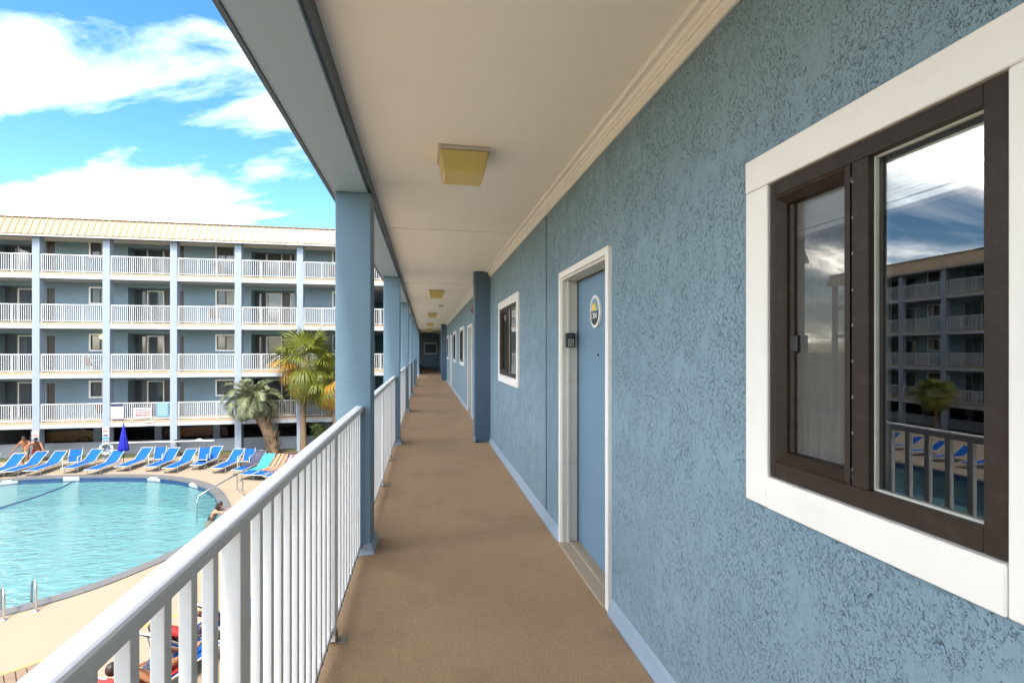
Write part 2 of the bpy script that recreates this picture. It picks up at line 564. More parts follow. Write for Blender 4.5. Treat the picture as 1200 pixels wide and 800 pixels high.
def glass_mat(name, f0=0.12, tint=(0.88, 0.91, 0.90)):
    m = bpy.data.materials.new(name)
    m.use_nodes = True
    nt = m.node_tree
    nt.nodes.clear()
    o = nt.nodes.new('ShaderNodeOutputMaterial')
    mix = nt.nodes.new('ShaderNodeMixShader')
    f = schlick(nt, f0)
    t = nt.nodes.new('ShaderNodeBsdfTransparent'); t.inputs[0].default_value = tint + (1,)
    g = nt.nodes.new('ShaderNodeBsdfGlossy'); g.inputs['Roughness'].default_value = 0.0
    nt.links.new(f.outputs[0], mix.inputs[0]); nt.links.new(t.outputs[0], mix.inputs[1]); nt.links.new(g.outputs[0], mix.inputs[2])
    nt.links.new(mix.outputs[0], o.inputs[0])
    return m


M['glass'] = glass_mat('window_glass', 0.165, (0.96, 0.97, 0.965))


def water_mat():
    m = bpy.data.materials.new('pool_water')
    m.use_nodes = True
    nt = m.node_tree
    nt.nodes.clear()
    N = nt.nodes.new
    o = N('ShaderNodeOutputMaterial'); mix = N('ShaderNodeMixShader')
    t = N('ShaderNodeBsdfTransparent'); t.inputs[0].default_value = (0.70, 0.93, 0.95, 1)
    g = N('ShaderNodeBsdfGlossy'); g.inputs['Roughness'].default_value = 0.06
    geo = N('ShaderNodeNewGeometry')
    mpn = N('ShaderNodeMapping'); mpn.inputs['Rotation'].default_value = (0, 0, R(20)); mpn.inputs['Scale'].default_value = (0.55, 1.5, 1)
    nt.links.new(geo.outputs['Position'], mpn.inputs[0])
    a = N('ShaderNodeTexNoise'); a.inputs['Scale'].default_value = 2.6; a.inputs['Detail'].default_value = 5; a.inputs['Distortion'].default_value = 0.7
    nt.links.new(mpn.outputs[0], a.inputs['Vector'])
    b = N('ShaderNodeBump'); b.inputs['Distance'].default_value = 0.17; b.inputs['Strength'].default_value = 1
    nt.links.new(a.outputs['Fac'], b.inputs['Height'])
    f = schlick(nt, 0.025, b.outputs[0]); nt.links.new(b.outputs[0], g.inputs['Normal'])
    nt.links.new(f.outputs[0], mix.inputs[0]); nt.links.new(t.outputs[0], mix.inputs[1]); nt.links.new(g.outputs[0], mix.inputs[2])
    nt.links.new(mix.outputs[0], o.inputs[0])
    return m


M['water'] = water_mat()


def screen_mat():
    m = bpy.data.materials.new('insect_screen'); m.use_nodes = True
    nt = m.node_tree; nt.nodes.clear()
    o = nt.nodes.new('ShaderNodeOutputMaterial'); mix = nt.nodes.new('ShaderNodeMixShader'); mix.inputs[0].default_value = 0.52
    t = nt.nodes.new('ShaderNodeBsdfTransparent'); d = nt.nodes.new('ShaderNodeBsdfDiffuse'); d.inputs[0].default_value = (0.16, 0.152, 0.135, 1)
    nt.links.new(t.outputs[0], mix.inputs[1]); nt.links.new(d.outputs[0], mix.inputs[2]); nt.links.new(mix.outputs[0], o.inputs[0])
    return m


M['screen'] = screen_mat()


def add_courses(m, pitch, depth):
    nt = m.node_tree; p = nt.nodes['Principled BSDF']; N = nt.nodes.new
    g = N('ShaderNodeNewGeometry'); sp = N('ShaderNodeSeparateXYZ'); nt.links.new(g.outputs['Position'], sp.inputs[0])
    nz = N('ShaderNodeTexNoise'); nz.inputs['Scale'].default_value = 9; nt.links.new(g.outputs['Position'], nz.inputs['Vector'])
    a = N('ShaderNodeMath'); a.operation = 'MULTIPLY_ADD'; a.inputs[1].default_value = 0.012; nt.links.new(nz.outputs['Fac'], a.inputs[0]); nt.links.new(sp.outputs['Z'], a.inputs[2])
    dv = N('ShaderNodeMath'); dv.operation = 'DIVIDE'; dv.inputs[1].default_value = pitch; nt.links.new(a.outputs[0], dv.inputs[0])
    fr = N('ShaderNodeMath'); fr.operation = 'PINGPONG'; fr.inputs[1].default_value = 0.5; nt.links.new(dv.outputs[0], fr.inputs[0])
    r = N('ShaderNodeMapRange'); r.interpolation_type = 'SMOOTHSTEP'; r.inputs['From Max'].default_value = 0.09; nt.links.new(fr.outputs[0], r.inputs['Value'])
    b = N('ShaderNodeBump'); b.inputs['Distance'].default_value = depth; nt.links.new(r.outputs[0], b.inputs['Height'])
    if p.inputs['Normal'].links: nt.links.new(p.inputs['Normal'].links[0].from_socket, b.inputs['Normal'])
    nt.links.new(b.outputs[0], p.inputs['Normal'])


add_courses(M['bluepaint'], 0.10, 0.0004)

# ------------------------------------------------------------------ ground, deck and pool
DZ = -4.6
pool_ctrl = [(-19.42, 26.9), (-17.8, 27.15), (-15.49, 26.95), (-13.03, 26.44), (-10.86, 25.3), (-9.03, 23.49), (-7.56, 20.87),
             (-7.03, 19.28), (-6.82, 17.73), (-7.07, 16.49), (-7.55, 15.31), (-8.19, 14.2), (-8.87, 13.5), (-9.7, 12.95),
             (-12.2, 12.2), (-15.5, 12.1), (-19.0, 12.9), (-22.0, 15.0), (-23.6, 18.2), (-23.6, 21.6), (-22.0, 25.0)]


def spline(pts, sub=6):
    out = []
    n = len(pts)
    for i in range(n):
        p0, p1, p2, p3 = (Vector(pts[(i + k - 1) % n]) for k in range(4))
        for j in range(sub):
            t = j / sub
            out.append(0.5 * ((2 * p1) + (p2 - p0) * t + (2 * p0 - 5 * p1 + 4 * p2 - p3) * t * t + (3 * p1 - p0 - 3 * p2 + p3) * t ** 3))
    return out


def offset(poly, d):
    n = len(poly)
    area = sum(poly[i].x * poly[(i + 1) % n].y - poly[(i + 1) % n].x * poly[i].y for i in range(n))
    s = 1 if area > 0 else -1
    out = []
    for i in range(n):
        t = (poly[(i + 1) % n] - poly[i - 1]).normalized()
        out.append(poly[i] + Vector((t.y, -t.x)) * d * s)
    return out


def sheet(name, outer, hole, z, m, thick=None):
    loops = [[Vector((p[0], p[1], 0)) for p in outer]]
    if hole:
        loops.append([Vector((p[0], p[1], 0)) for p in hole])
    tris = tessellate_polygon(loops)
    vs = [(p.x, p.y, z) for l in loops for p in l]
    mb = MB()
    mb.add(vs, [tuple(t) for t in tris])
    return mb.build(name, m)


P_out = spline(pool_ctrl)                 # outer edge of the coping
P_in = offset(P_out, -0.34)               # inner edge of the coping
deck_rect = [(-37.1, -14), (3, -14), (3, 30.95), (-24.6, 30.95), (-24.6, 42), (-37.1, 42)]
tag(sheet('pool_deck', deck_rect, P_out, DZ, M['deck']), kind='structure')
tag(sheet('ground', [(-900, -900), (900, -900), (900, 900), (-900, 900)], deck_rect, DZ - 0.02, M['ground']), kind='structure')


def ringwall(name, A, za, B, zb, m, parent=None):
    n = len(A)
    mb = MB()
    mb.add([(p.x, p.y, za) for p in A] + [(p.x, p.y, zb) for p in B], [(i, (i + 1) % n, n + (i + 1) % n, n + i) for i in range(n)], True)
    return mb.build(name, m, parent)


basin = sheet('pool_basin', [p for p in P_in], None, DZ - 1.35, M['basin'])
tag(basin, kind='structure')
ringwall('basin_wall', P_in, DZ - 0.26, P_in, DZ - 1.35, M['basin'], basin)
ringwall('waterline_tile', P_in, DZ + 0.0, P_in, DZ - 0.26, M['tile'], basin)
# coping stones, one by one, with narrow joints
n = len(P_out)
for i in range(0, n, 2):
    idx = [i, i + 1, (i + 2) % n]
    a = [P_out[k % n] for k in idx]
    b = [P_in[k % n] for k in idx]
    e = 0.012
    a0 = a[0].lerp(a[1], e * 1.2); a2 = a[2].lerp(a[1], e * 1.2)
    b0 = b[0].lerp(b[1], e * 1.2); b2 = b[2].lerp(b[1], e * 1.2)
    c_in = [b0, b[1], b2]
    c_in = [q + (q - o_).normalized() * 0.03 for q, o_ in zip(c_in, (a0, a[1], a2))]
    A_ = [a0, a[1], a2]
    zt, zb = DZ + 0.035, DZ - 0.05
    mb = MB()
    vs = [(q.x, q.y, zt) for q in A_ + c_in] + [(q.x, q.y, zb) for q in A_ + c_in]
    mb.add(vs, [(0, 1, 4, 3), (1, 2, 5, 4), (6, 9, 10, 7), (7, 10, 11, 8), (0, 3, 9, 6), (2, 8, 11, 5), (3, 4, 10, 9), (4, 5, 11, 10), (0, 6, 7, 1), (1, 7, 8, 2)])
    mb.build('coping_stone', M['coping'], basin)
# water surface with real low waves
wv = [(p.x, p.y) for p in offset(P_out, -0.345)]
bmw = bmesh.new()
xs0, xs1 = min(p[0] for p in wv), max(p[0] for p in wv)
mbw = MB()
tr = tessellate_polygon([[Vector((x, y, 0)) for x, y in wv]])
mbw.add([(x, y, DZ - 0.11) for x, y in wv], [tuple(t) for t in tr])
water = mbw.build('water', M['water'])
tag(water, kind='structure')


def pool_frame(i):
    """point on the inner rim and the outward direction there"""
    p, q = P_in[i % n], P_out[i % n]
    return p, (q - p).normalized()


# white depth markers on the waterline
for (mx_, my_) in ((-16.75, 26.5), (-12.8, 25.85), (-10.4, 24.4), (-19.2, 26.3)):
    i = min(range(n), key=lambda k: (P_in[k].x - mx_) ** 2 + (P_in[k].y - my_) ** 2)
    p, d = pool_frame(i)
    t = Vector((-d.y, d.x))
    mb = MB()
    w = 0.36
    pts = [p - t * w - d * 0.01, p + t * w - d * 0.01, p + t * w - d * 0.035, p - t * w - d * 0.035]
    mb.add([(q.x, q.y, DZ + 0.02) for q in pts] + [(q.x, q.y, DZ - 0.17) for q in pts], [(0, 1, 2, 3), (7, 6, 5, 4), (0, 4, 5, 1), (1, 5, 6, 2), (2, 6, 7, 3), (3, 7, 4, 0)])
    mb.build('depth_marker', M['marker'], basin)
# dark line of tiles crossing the pool floor
mb = MB()
pts = [Vector(p) for p in ((-16.45, 26.5), (-16.2, 25.2), (-16.25, 23.8), (-16.5, 22.4), (-17.2, 20.6), (-18.0, 19.0), (-19.5, 16.8), (-21, 15.4))]
mb.tube([(p.x, p.y, DZ - 0.13) for p in pts], 0.035, 6)
rope = mb.build('lane_rope', M['tile'])
tag(rope, 'dark blue float rope curving across the pool water', 'rope')

# yellow line and boards at the near edge of the deck
ya, yb = Vector((-10.5, 8.67)), Vector((-5.0, 12.95))
yd = (yb - ya).normalized(); yn = Vector((yd.y, -yd.x))
mb = MB()
q = [ya, yb, yb + yn * 0.1, ya + yn * 0.1]
mb.add([(p.x, p.y, DZ + 0.004) for p in q], [(0, 1, 2, 3)])
tag(mb.build('safety_line', M['yellow']), kind='structure')
walk = sheet('boardwalk', [ya + yn * 0.11, ya + yd * 4.4 + yn * 0.11, ya + yd * 4.4 + yn * 1.9, ya + yn * 1.9], None, DZ + 0.004, M['bed'])
tag(walk, kind='structure')
pm = MB().box(-0.07, 0.07, 0, 1.75, 0, 0.03).mesh('board', M['plank'], 0.006)
for k in range(28):
    p = ya + yd * (0.1 + k * 0.152) + yn * 0.12
    link('board', pm, walk, (p.x, p.y, DZ + 0.008 + random.uniform(0, 0.004)), (0, 0, math.atan2(yn.y, yn.x) - math.pi / 2 + random.uniform(-.004, .004)))
# planting bed along the far building
bed = MB().box(-11.6, -4.6, 29.85, 30.9, DZ - 0.05, DZ + 0.07).build('planting_bed', M['bed'])
tag(bed, kind='structure')

# ------------------------------------------------------------------ generic: wall with rectangular openings (u along, z up)
def wall_strips(u0, u1, z0, z1, ops):
    """boxes (ua, ub, za, zb) that fill the rectangle minus the openings"""
    cuts = sorted({u0, u1} | {max(u0, min(u1, o[0])) for o in ops} | {max(u0, min(u1, o[1])) for o in ops})
    out = []
    for a, b in zip(cuts, cuts[1:]):
        if b - a < 1e-5: continue
        mid = (a + b) / 2
        hs = sorted((o[2], o[3]) for o in ops if o[0] < mid < o[1])
        z = z0
        for (p, q) in hs:
            if p > z + 1e-5: out.append((a, b, z, p))
            z = max(z, q)
        if z < z1 - 1e-5: out.append((a, b, z, z1))
    return out


# ------------------------------------------------------------------ near wing: the walkway we stand in
WX = 1.05            # face of the stucco wall
CEIL = 2.78
BX0, BX1 = -0.67, -0.42
CX0, CX1 = -0.645, -0.395
Y0, Y1 = -12.0, 40.0
near = thing('gallery_building', 'blue stucco apartment wing with open walkway, numbered door and white-trimmed windows on the right', 'building')


def P(mb, name, m, bevel=0, seg=1, parent=near):
    return mb.build(name, M[m], parent, bevel, seg)


# walkway slab
P(MB().box(-0.66, WX + 0.12, Y0, Y1, -0.22, 0.0), 'floor', 'floor')
P(MB().box(-0.70, -0.662, Y0, Y1, -0.30, -0.012), 'slab_edge', 'beam')
# openings (y0, y1, z0, z1)
NEARWIN = (0.70, 1.323, 1.115, 2.005)
DOOR1 = (2.68, 3.63, 0.0, 2.052)
WIN2 = (5.47, 6.76, 1.165, 2.06)
doors = [DOOR1, (11.0, 11.95, 0, 2.052), (19.5, 20.45, 0, 2.052), (28.2, 29.15, 0, 2.052)]
wins = [NEARWIN, WIN2, (13.3, 14.6, 1.165, 2.06), (16.7, 18.0, 1.165, 2.06), (22.2, 23.3, 1.165, 2.06), (26.0, 27.3, 1.165, 2.06), (31.0, 32.3, 1.165, 2.06)]
segs = [(Y0, 4.135), (4.180, 8.0), (8.0, 24.2), (24.2, Y1)]
for a, b in segs:
    mb = MB()
    for (p, q, r, s) in wall_strips(a, b, -0.2, CEIL + 0.05, [o for o in doors + wins if a <= o[0] < b]):
        mb.box(WX, WX + 0.20, p, q, r, s)
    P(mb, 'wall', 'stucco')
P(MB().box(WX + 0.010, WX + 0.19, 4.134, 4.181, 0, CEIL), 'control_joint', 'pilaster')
# cove at the foot of the wall, broken at the doors
ys = [Y0] + [v for d in doors for v in (d[0] - 0.05, d[1] + 0.05)] + [Y1]
for a, b in zip(ys[::2], ys[1::2]):
    mb = MB().prism_y([(WX + 0.01, 0.001), (WX - 0.034, 0.001), (WX - 0.026, 0.012), (WX - 0.016, 0.035), (WX - 0.008, 0.06), (WX - 0.002, 0.09), (WX + 0.01, 0.09)], a, b, True)
    P(mb, 'base_cove', 'basecove')
# ceiling boards, battens, crown
ceil_y = [Y0, -7.3, -3.1, 1.05, 5.25, 9.45, 13.65, 17.85, 22.05, 26.25, 30.45, 34.65, Y1]
for a, b in zip(ceil_y, ceil_y[1:]):
    P(MB().box(-0.45, WX + 0.1, a, b, CEIL, CEIL + 0.02), 'ceiling_panel', 'ceiling')
for y in ceil_y[1:-1]:
    P(MB().box(BX1, WX - 0.03, y - 0.018, y + 0.018, CEIL - 0.010, CEIL + 0.001), 'batten', 'ceiling', 0.002)
P(MB().prism_y([(WX - 0.001, CEIL + 0.002), (WX - 0.082, CEIL + 0.002), (WX - 0.082, CEIL - 0.012), (WX - 0.076, CEIL - 0.020), (WX - 0.066, CEIL - 0.020), (WX - 0.060, CEIL - 0.012),
                (WX - 0.044, CEIL - 0.016), (WX - 0.036, CEIL - 0.026), (WX - 0.036, CEIL - 0.048), (WX - 0.030, CEIL - 0.056), (WX - 0.020, CEIL - 0.056), (WX - 0.014, CEIL - 0.062), (WX - 0.012, CEIL - 0.098), (WX - 0.001, CEIL - 0.098)], Y0, Y1), 'crown_molding', 'crown')
# edge beam
P(MB().box(BX0, BX1, Y0, Y1, 2.66, 3.05), 'beam', 'beam')
P(MB().box(BX1 + 0.001, BX1 + 0.022, Y0, Y1, 2.685, CEIL - 0.001), 'beam_trim', 'beamtrim')
P(MB().box(BX0 - 0.022, BX0 - 0.001, Y0, Y1, 2.652, 2.70), 'drip_edge', 'beamtrim')
# mass above and below
P(MB().box(-0.66, 6.5, Y0, Y1, CEIL + 0.06, CEIL + 0.24), 'upper_slab', 'fslab')
P(MB().box(WX + 0.02, WX + 0.25, Y0, Y1, CEIL + 0.24, 8.0), 'upper_wall', 'fwall')
P(MB().box(-1.0, 6.5, Y0, Y1, 8.0, 8.25), 'roof', 'froof')
P(MB().box(WX + 0.02, WX + 0.25, Y0, Y1, DZ, -0.23), 'lower_wall', 'fwall')
P(MB().box(-0.66, WX, Y0, Y1, -2.95, -2.75), 'lower_slab', 'fslab')
# columns
COLY = [3.72 + 4.2 * k for k in range(-3, 7)]
colm = MB().box(CX0, CX1, 0, 0.27, 0, 2.659).mesh('column', M['bluepaint'], 0.006, 2)
skirt = MB()
x0, x1, y0, y1 = CX0, CX1, 0, 0.27
e = 0.032
skirt.add([(x0 - .006, y0 - .006, .075), (x1 + .006, y0 - .006, .075), (x1 + .006, y1 + .006, .075), (x0 - .006, y1 + .006, .075),
           (x0, y0 - e, .002), (x1 + e, y0 - e, .002), (x1 + e, y1 + e, .002), (x0, y1 + e, .002)],
          [(0, 1, 5, 4), (1, 2, 6, 5), (2, 3, 7, 6), (3, 0, 4, 7), (0, 3, 2, 1)])
skirtm = skirt.mesh('column_skirt', M['basecove'])
lowm = MB().box(CX0, CX1, 0, 0.27, DZ, -0.3).mesh('lower_column', M['bluepaint'])
upm = MB().box(CX0, CX1, 0, 0.27, 3.05, 8.0).mesh('upper_column', M['bluepaint'])
for y in COLY:
    c = link('column', colm, near, (0, y, 0))
    link('column_skirt', skirtm, c)
    link('lower_column', lowm, near, (0, y, 0))
    link('upper_column', upm, near, (0, y, 0))
# pilasters on the wall
for y in (8.0, 24.2):
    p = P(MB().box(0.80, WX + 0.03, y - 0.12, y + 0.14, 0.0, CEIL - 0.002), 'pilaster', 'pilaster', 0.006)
    MB().tube([(0.785, y - 0.09, 0.0), (0.785, y - 0.09, 2.5), (0.775, y - 0.1, 2.6), (0.785, y - 0.09, CEIL)], 0.011, 6).build('conduit', M['basecove'], p)
    MB().box(0.775, 0.815, y - 0.16, y - 0.122, 0.02, 0.09).build('conduit_clip', M['basecove'], p, 0.004)
# end wall with its window
ey = Y1
mb = MB()
for (p, q, r, s) in wall_strips(-0.66, WX, 0, CEIL, [(0.0, 0.9, 1.25, 2.0)]):
    mb.box(p, q, ey, ey + 0.2, r, s)
P(mb, 'end_wall', 'bluepaint')
P(MB().box(-3, WX + 1, Y0 - 0.2, Y0, DZ, 8.0), 'rear_wall', 'fwall')


def window(y0, y1, z0, z1, parent, detailed=False):
    """sliding window set in the stucco wall: trim boards, bronze frame, two sashes"""
    w = MB()
    f = 1.028
    t = 0.10
    zt, zb = z1 + 0.10, z0 - 0.095
    root = MB().box(f - 0.004, WX + 0.02, y0 - t, y1 + t, z1, zt).build('window', M['trim'], parent, 0.003)
    root['label'] = 'bronze framed window in white painted trim boards'
    P(MB().box(f - 0.002, WX + 0.02, y1, y1 + t, zb, z1 - 0.001), 'trim_board', 'trim', 0.003, 1, root)
    P(MB().box(f - 0.003, WX + 0.02, y0 - t, y0, zb, z1 - 0.001), 'trim_board', 'trim', 0.003, 1, root)
    P(MB().box(f - 0.006, WX + 0.02, y0 + 0.001, y1 - 0.001, zb, z0), 'sill_board', 'trim', 0.003, 1, root)
    W_, H_ = y1 - y0, z1 - z0
    my = y0 + W_ * 0.535                       # mullion
    g = 0.003
    # outer frame
    fr = MB()
    xa, xb = 1.034, 1.085
    fw = 0.045
    fr.box(xa, xb, y0 + g, y0 + fw, z0 + g, z1 - g)
    fr.box(xa, xb, y1 - 0.026, y1 - g, z0 + g, z1 - g)
    fr.box(xa + .001, xb, y0 + fw, y1 - 0.026, z1 - fw, z1 - g)
    fr.box(xa + .001, xb, y0 + fw, y1 - 0.026, z0 + g, z0 + 0.052)
    fr.box(xa + .0005, xb, my - 0.046, my, z0 + 0.052, z1 - fw)
    P(fr, 'frame', 'bronze', 0.002, 1, root)
    # fixed pane on the near side, with glazing bead
    P(MB().add([(1.062, y0 + fw, z0 + 0.052), (1.062, my - 0.046, z0 + 0.052), (1.062, my - 0.046, z1 - fw), (1.062, y0 + fw, z1 - fw)], [(0, 1, 2, 3)]), 'pane', 'glass', 0, 1, root)
    bd = MB()
    a, b, c, d = y0 + fw, my - 0.046, z0 + 0.052, z1 - fw
    bw = 0.005
    bd.box(1.052, 1.061, a, a + bw, c, d).box(1.052, 1.061, b - bw, b, c, d).box(1.052, 1.061, a + bw, b - bw, d - bw, d).box(1.052, 1.061, a + bw, b - bw, c, c + bw)
    P(bd, 'glazing_bead', 'bead', 0, 1, root)
    # sliding sash on the far side: mitred, sloping inwards
    a, b, c, d = my + 0.001, y1 - 0.026, z0 + 0.053, z1 - fw - 0.001
    sw, dep = 0.030, 0.024
    vs = []
    for off, x in ((0.0, 1.032), (0.010, 1.026), (sw, 1.048), (sw + 0.004, 1.048 + dep)):
        vs += [(x, a + off, c + off), (x, b - off, c + off), (x, b - off, d - off), (x, a + off, d - off)]
    fs = []
    for r in range(3):
        for k in range(4):
            l = (k + 1) % 4
            fs.append((r * 4 + k, r * 4 + l, r * 4 + 4 + l, r * 4 + 4 + k))
    P(MB().add(vs, fs), 'sash', 'bronze', 0, 1, root)
    o = sw + 0.004
    P(MB().add([(1.072, a + o, c + o), (1.072, b - o, c + o), (1.072, b - o, d - o), (1.072, a + o, d - o)], [(0, 1, 2, 3)]), 'pane', 'glass', 0, 1, root)
    if detailed:
        P(MB().add([(1.064, a + o, c + o), (1.064, b - o, c + o), (1.064, b - o, d - o), (1.064, a + o, d - o)], [(0, 1, 2, 3)]), 'insect_screen', 'screen', 0, 1, root)
        # inner track, catch and corner screws
        P(MB().box(1.054, 1.070, b - o - 0.018, b - o - 0.001, c + o, d - o), 'track', 'bronze', 0.001, 1, root)
        P(MB().box(1.052, 1.069, b - o - 0.030, b - o - 0.004, (c + d) / 2 - 0.07, (c + d) / 2 - 0.02), 'latch', 'black', 0.003, 1, root)
        mb = MB()
        for zz in [z0 + 0.09 + k * 0.088 for k in range(9)]:
            mb.box(1.0325, 1.035, my - 0.0065, my - 0.0035, zz, zz + random.uniform(0.003, 0.009))
        P(mb, 'rivets', 'brass', 0, 1, root)
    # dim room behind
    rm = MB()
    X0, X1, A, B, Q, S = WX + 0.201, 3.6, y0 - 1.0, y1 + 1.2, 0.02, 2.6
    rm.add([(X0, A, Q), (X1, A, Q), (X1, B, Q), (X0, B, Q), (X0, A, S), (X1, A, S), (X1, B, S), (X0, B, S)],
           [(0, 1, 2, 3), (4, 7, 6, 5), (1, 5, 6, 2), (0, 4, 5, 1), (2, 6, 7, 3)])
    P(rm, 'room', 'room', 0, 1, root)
    return root


def curtain(name, x, y0, y1, z0, z1, label, amp=0.014):
    mb = MB()
    nn = 60
    vs = []
    for i in range(nn + 1):
        y = y0 + (y1 - y0) * i / nn
        xx = x + amp * math.sin(i * 0.75) + amp * 0.4 * math.sin(i * 0.31 + 1)
        vs += [(xx, y, z0), (xx + 0.004, y, z1)]
    mb.add(vs, [(2 * i, 2 * i + 2, 2 * i + 3, 2 * i + 1) for i in range(nn)], True)
    o = mb.build(name, M['curtain'])
    return tag(o, label, 'curtain')


def blind(x, y0, y1, ztop, zbot, label):
    b = thing('window_blind', label, 'blind', (x, (y0 + y1) / 2, zbot))
    hw = (y1 - y0) / 2
    MB().box(-0.016, 0.02, -hw, hw, ztop - zbot - 0.028, ztop - zbot).build('head_rail', M['blind'], b, 0.002)
    k = 0.008
    mb = MB()
    while k < ztop - zbot - 0.032:
        mb.box(-0.02 + random.uniform(-.002, .002), 0.022, -hw, hw, k, k + 0.0046)
        k += 0.0052
    s = mb.build('slat_stack', M['blind'], b)
    MB().box(-0.018, 0.02, -hw, hw, -0.010, 0.005).build('bottom_rail', M['blind'], b, 0.002)
    return b


for i, wdw in enumerate(wins):
    window(*wdw, near, i == 0)
blind(1.108, 0.705, 1.318, 1.955, 1.845, 'raised white slatted blind behind the large foreground window')
blind(1.112, 5.48, 6.75, 2.03, 1.92, 'raised white slatted blind behind the window past the numbered door')
curtain('curtain', 1.17, 1.06, 1.32, 1.0, 2.0, 'pale sheer curtain behind the foreground window')
curtain('curtain', 1.17, 6.1, 6.74, 1.0, 2.05, 'pale sheer curtain behind the window past the numbered door')


def door(y0, y1, z0, z1, parent):
    root = MB().box(1.165, 1.205, y0 + 0.024, y1 - 0.024, 0.03, z1 - 0.024).build('door', M['doorpaint'], parent, 0.003)
    f = 1.026
    P(MB().box(f, WX + 0.02, y0 - 0.046, y0, 0.003, z1 + 0.046), 'trim_board', 'trim', 0.003, 1, root)
    P(MB().box(f, WX + 0.02, y1, y1 + 0.046, 0.003, z1 + 0.046), 'trim_board', 'trim', 0.003, 1, root)
    P(MB().box(f, WX + 0.02, y0, y1, z1, z1 + 0.0455), 'trim_board', 'trim', 0.003, 1, root)
    for a, b in ((y0 - 0.001, y0 + 0.02), (y1 - 0.02, y1 + 0.001)):
        s = 1 if a < y0 else -1
        mb = MB().box(f + 0.012, 1.24, a, b, 0.003, z1)
        e0, e1 = (b - 0.001, b + 0.012) if s > 0 else (a - 0.012, a + 0.001)
        mb.box(f + 0.05, f + 0.075, e0, e1, 0.003, z1 - 0.02)
        P(mb, 'jamb', 'jamb', 0.002, 1, root)
    P(MB().box(f + 0.012, 1.24, y0 + 0.02, y1 - 0.02, z1 - 0.02, z1 - 0.001), 'head_jamb', 'jamb', 0.002, 1, root)
    P(MB().box(1.158, 1.163, y0 + 0.0201, y0 + 0.030, 0.03, z1 - 0.021).box(1.158, 1.163, y1 - 0.030, y1 - 0.0201, 0.03, z1 - 0.021).box(1.158, 1.163, y0 + 0.03, y1 - 0.03, z1 - 0.03, z1 - 0.021), 'weather_strip', 'black', 0, 1, root)
    th = MB().box(f - 0.012, 1.09, y0 + 0.001, y1 - 0.001, 0.001, 0.022)
    th.box(1.091, 1.13, y0 + 0.001, y1 - 0.001, 0.001, 0.034)
    th.box(1.131, 1.22, y0 + 0.001, y1 - 0.001, 0.001, 0.027)
    P(th, 'threshold', 'threshold', 0.003, 1, root)
    return root


for i, d in enumerate(doors):
    dr = door(*d, near)
    # dark flat behind the door so no sky shows round it
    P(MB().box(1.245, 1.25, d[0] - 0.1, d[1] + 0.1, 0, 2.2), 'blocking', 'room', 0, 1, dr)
    ph = P(MB().lathe([(0.009, 0.0), (0.009, 0.006), (0.006, 0.008), (0.0, 0.007)], (0, 0, 0), 12), 'peephole', 'black', 0, 1, dr)
    ph.location = (1.165, 2.94 + (d[0] - DOOR1[0]) + 0.22, 1.465)
    ph.rotation_euler = (0, R(-90), 0)
P(MB().box(-0.05, 0.0 - 0.001, ey - 0.02, ey + 0.02, 1.17, 2.08), 'end_window_trim', 'trim')
P(MB().box(0.901, 0.951, ey - 0.02, ey + 0.02, 1.17, 2.08), 'end_window_trim', 'trim')
P(MB().box(0.0, 0.9, ey - 0.02, ey + 0.02, 2.001, 2.08), 'end_window_trim', 'trim')
P(MB().box(0.0, 0.9, ey - 0.02, ey + 0.02, 1.17, 1.249), 'end_window_trim', 'trim')
P(MB().box(0.0, 0.9, ey + 0.06, ey + 0.07, 1.25, 2.0), 'end_window_pane', 'fglass')
P(MB().box(0.42, 0.47, ey + 0.03, ey + 0.059, 1.25, 2.0), 'end_window_mullion', 'fbronze')

# ------------------------------------------------------------------ railings along the walkway
RX = -0.475
RAILNAMES = {-2: None, -1: 'white railing bay beside the camera, behind the left edge of the photo',
             0: 'white metal railing bay in the foreground overlooking the pool',
             1: 'white metal railing bay between the first and second blue columns',
             2: 'white metal railing bay between the second and third blue columns',
             3: 'white metal railing bay between the third and fourth blue columns',
             4: 'white metal railing bay between the fourth and fifth blue columns',
             5: 'white metal railing bay between the fifth and sixth blue columns'}
bal = MB().box(-0.0125, 0.0125, -0.0125, 0.0125, 0.085, 1.057).mesh('baluster', M['railwhite'], 0.0015)
pst = MB().box(-0.024, 0.024, -0.028, 0.028, 0.012, 1.057).mesh('post', M['railwhite'], 0.002)
hp = [(-0.030, 1.057), (-0.030, 1.078)] + [(-0.030 + 0.012 * (1 - math.cos(t)), 1.078 + 0.012 * math.sin(t)) for t in (0.5, 1.05, 1.57)] + \
     [(0.018 + 0.012 * math.sin(t), 1.078 + 0.012 * math.cos(t)) for t in (0.0, 0.5, 1.05, 1.57)] + [(0.030, 1.057)]
brk = MB().box(0.024, 0.075, -0.03, 0.03, 0.001, 0.007)
brk.box(0.0245, 0.030, -0.03, 0.03, 0.0071, 0.05)
brkm = brk.mesh('foot_bracket', M['brass'], 0.001)
scr = MB().lathe([(0.007, 0), (0.006, 0.004), (0, 0.005)], n=8).mesh('screw', M['screw'])
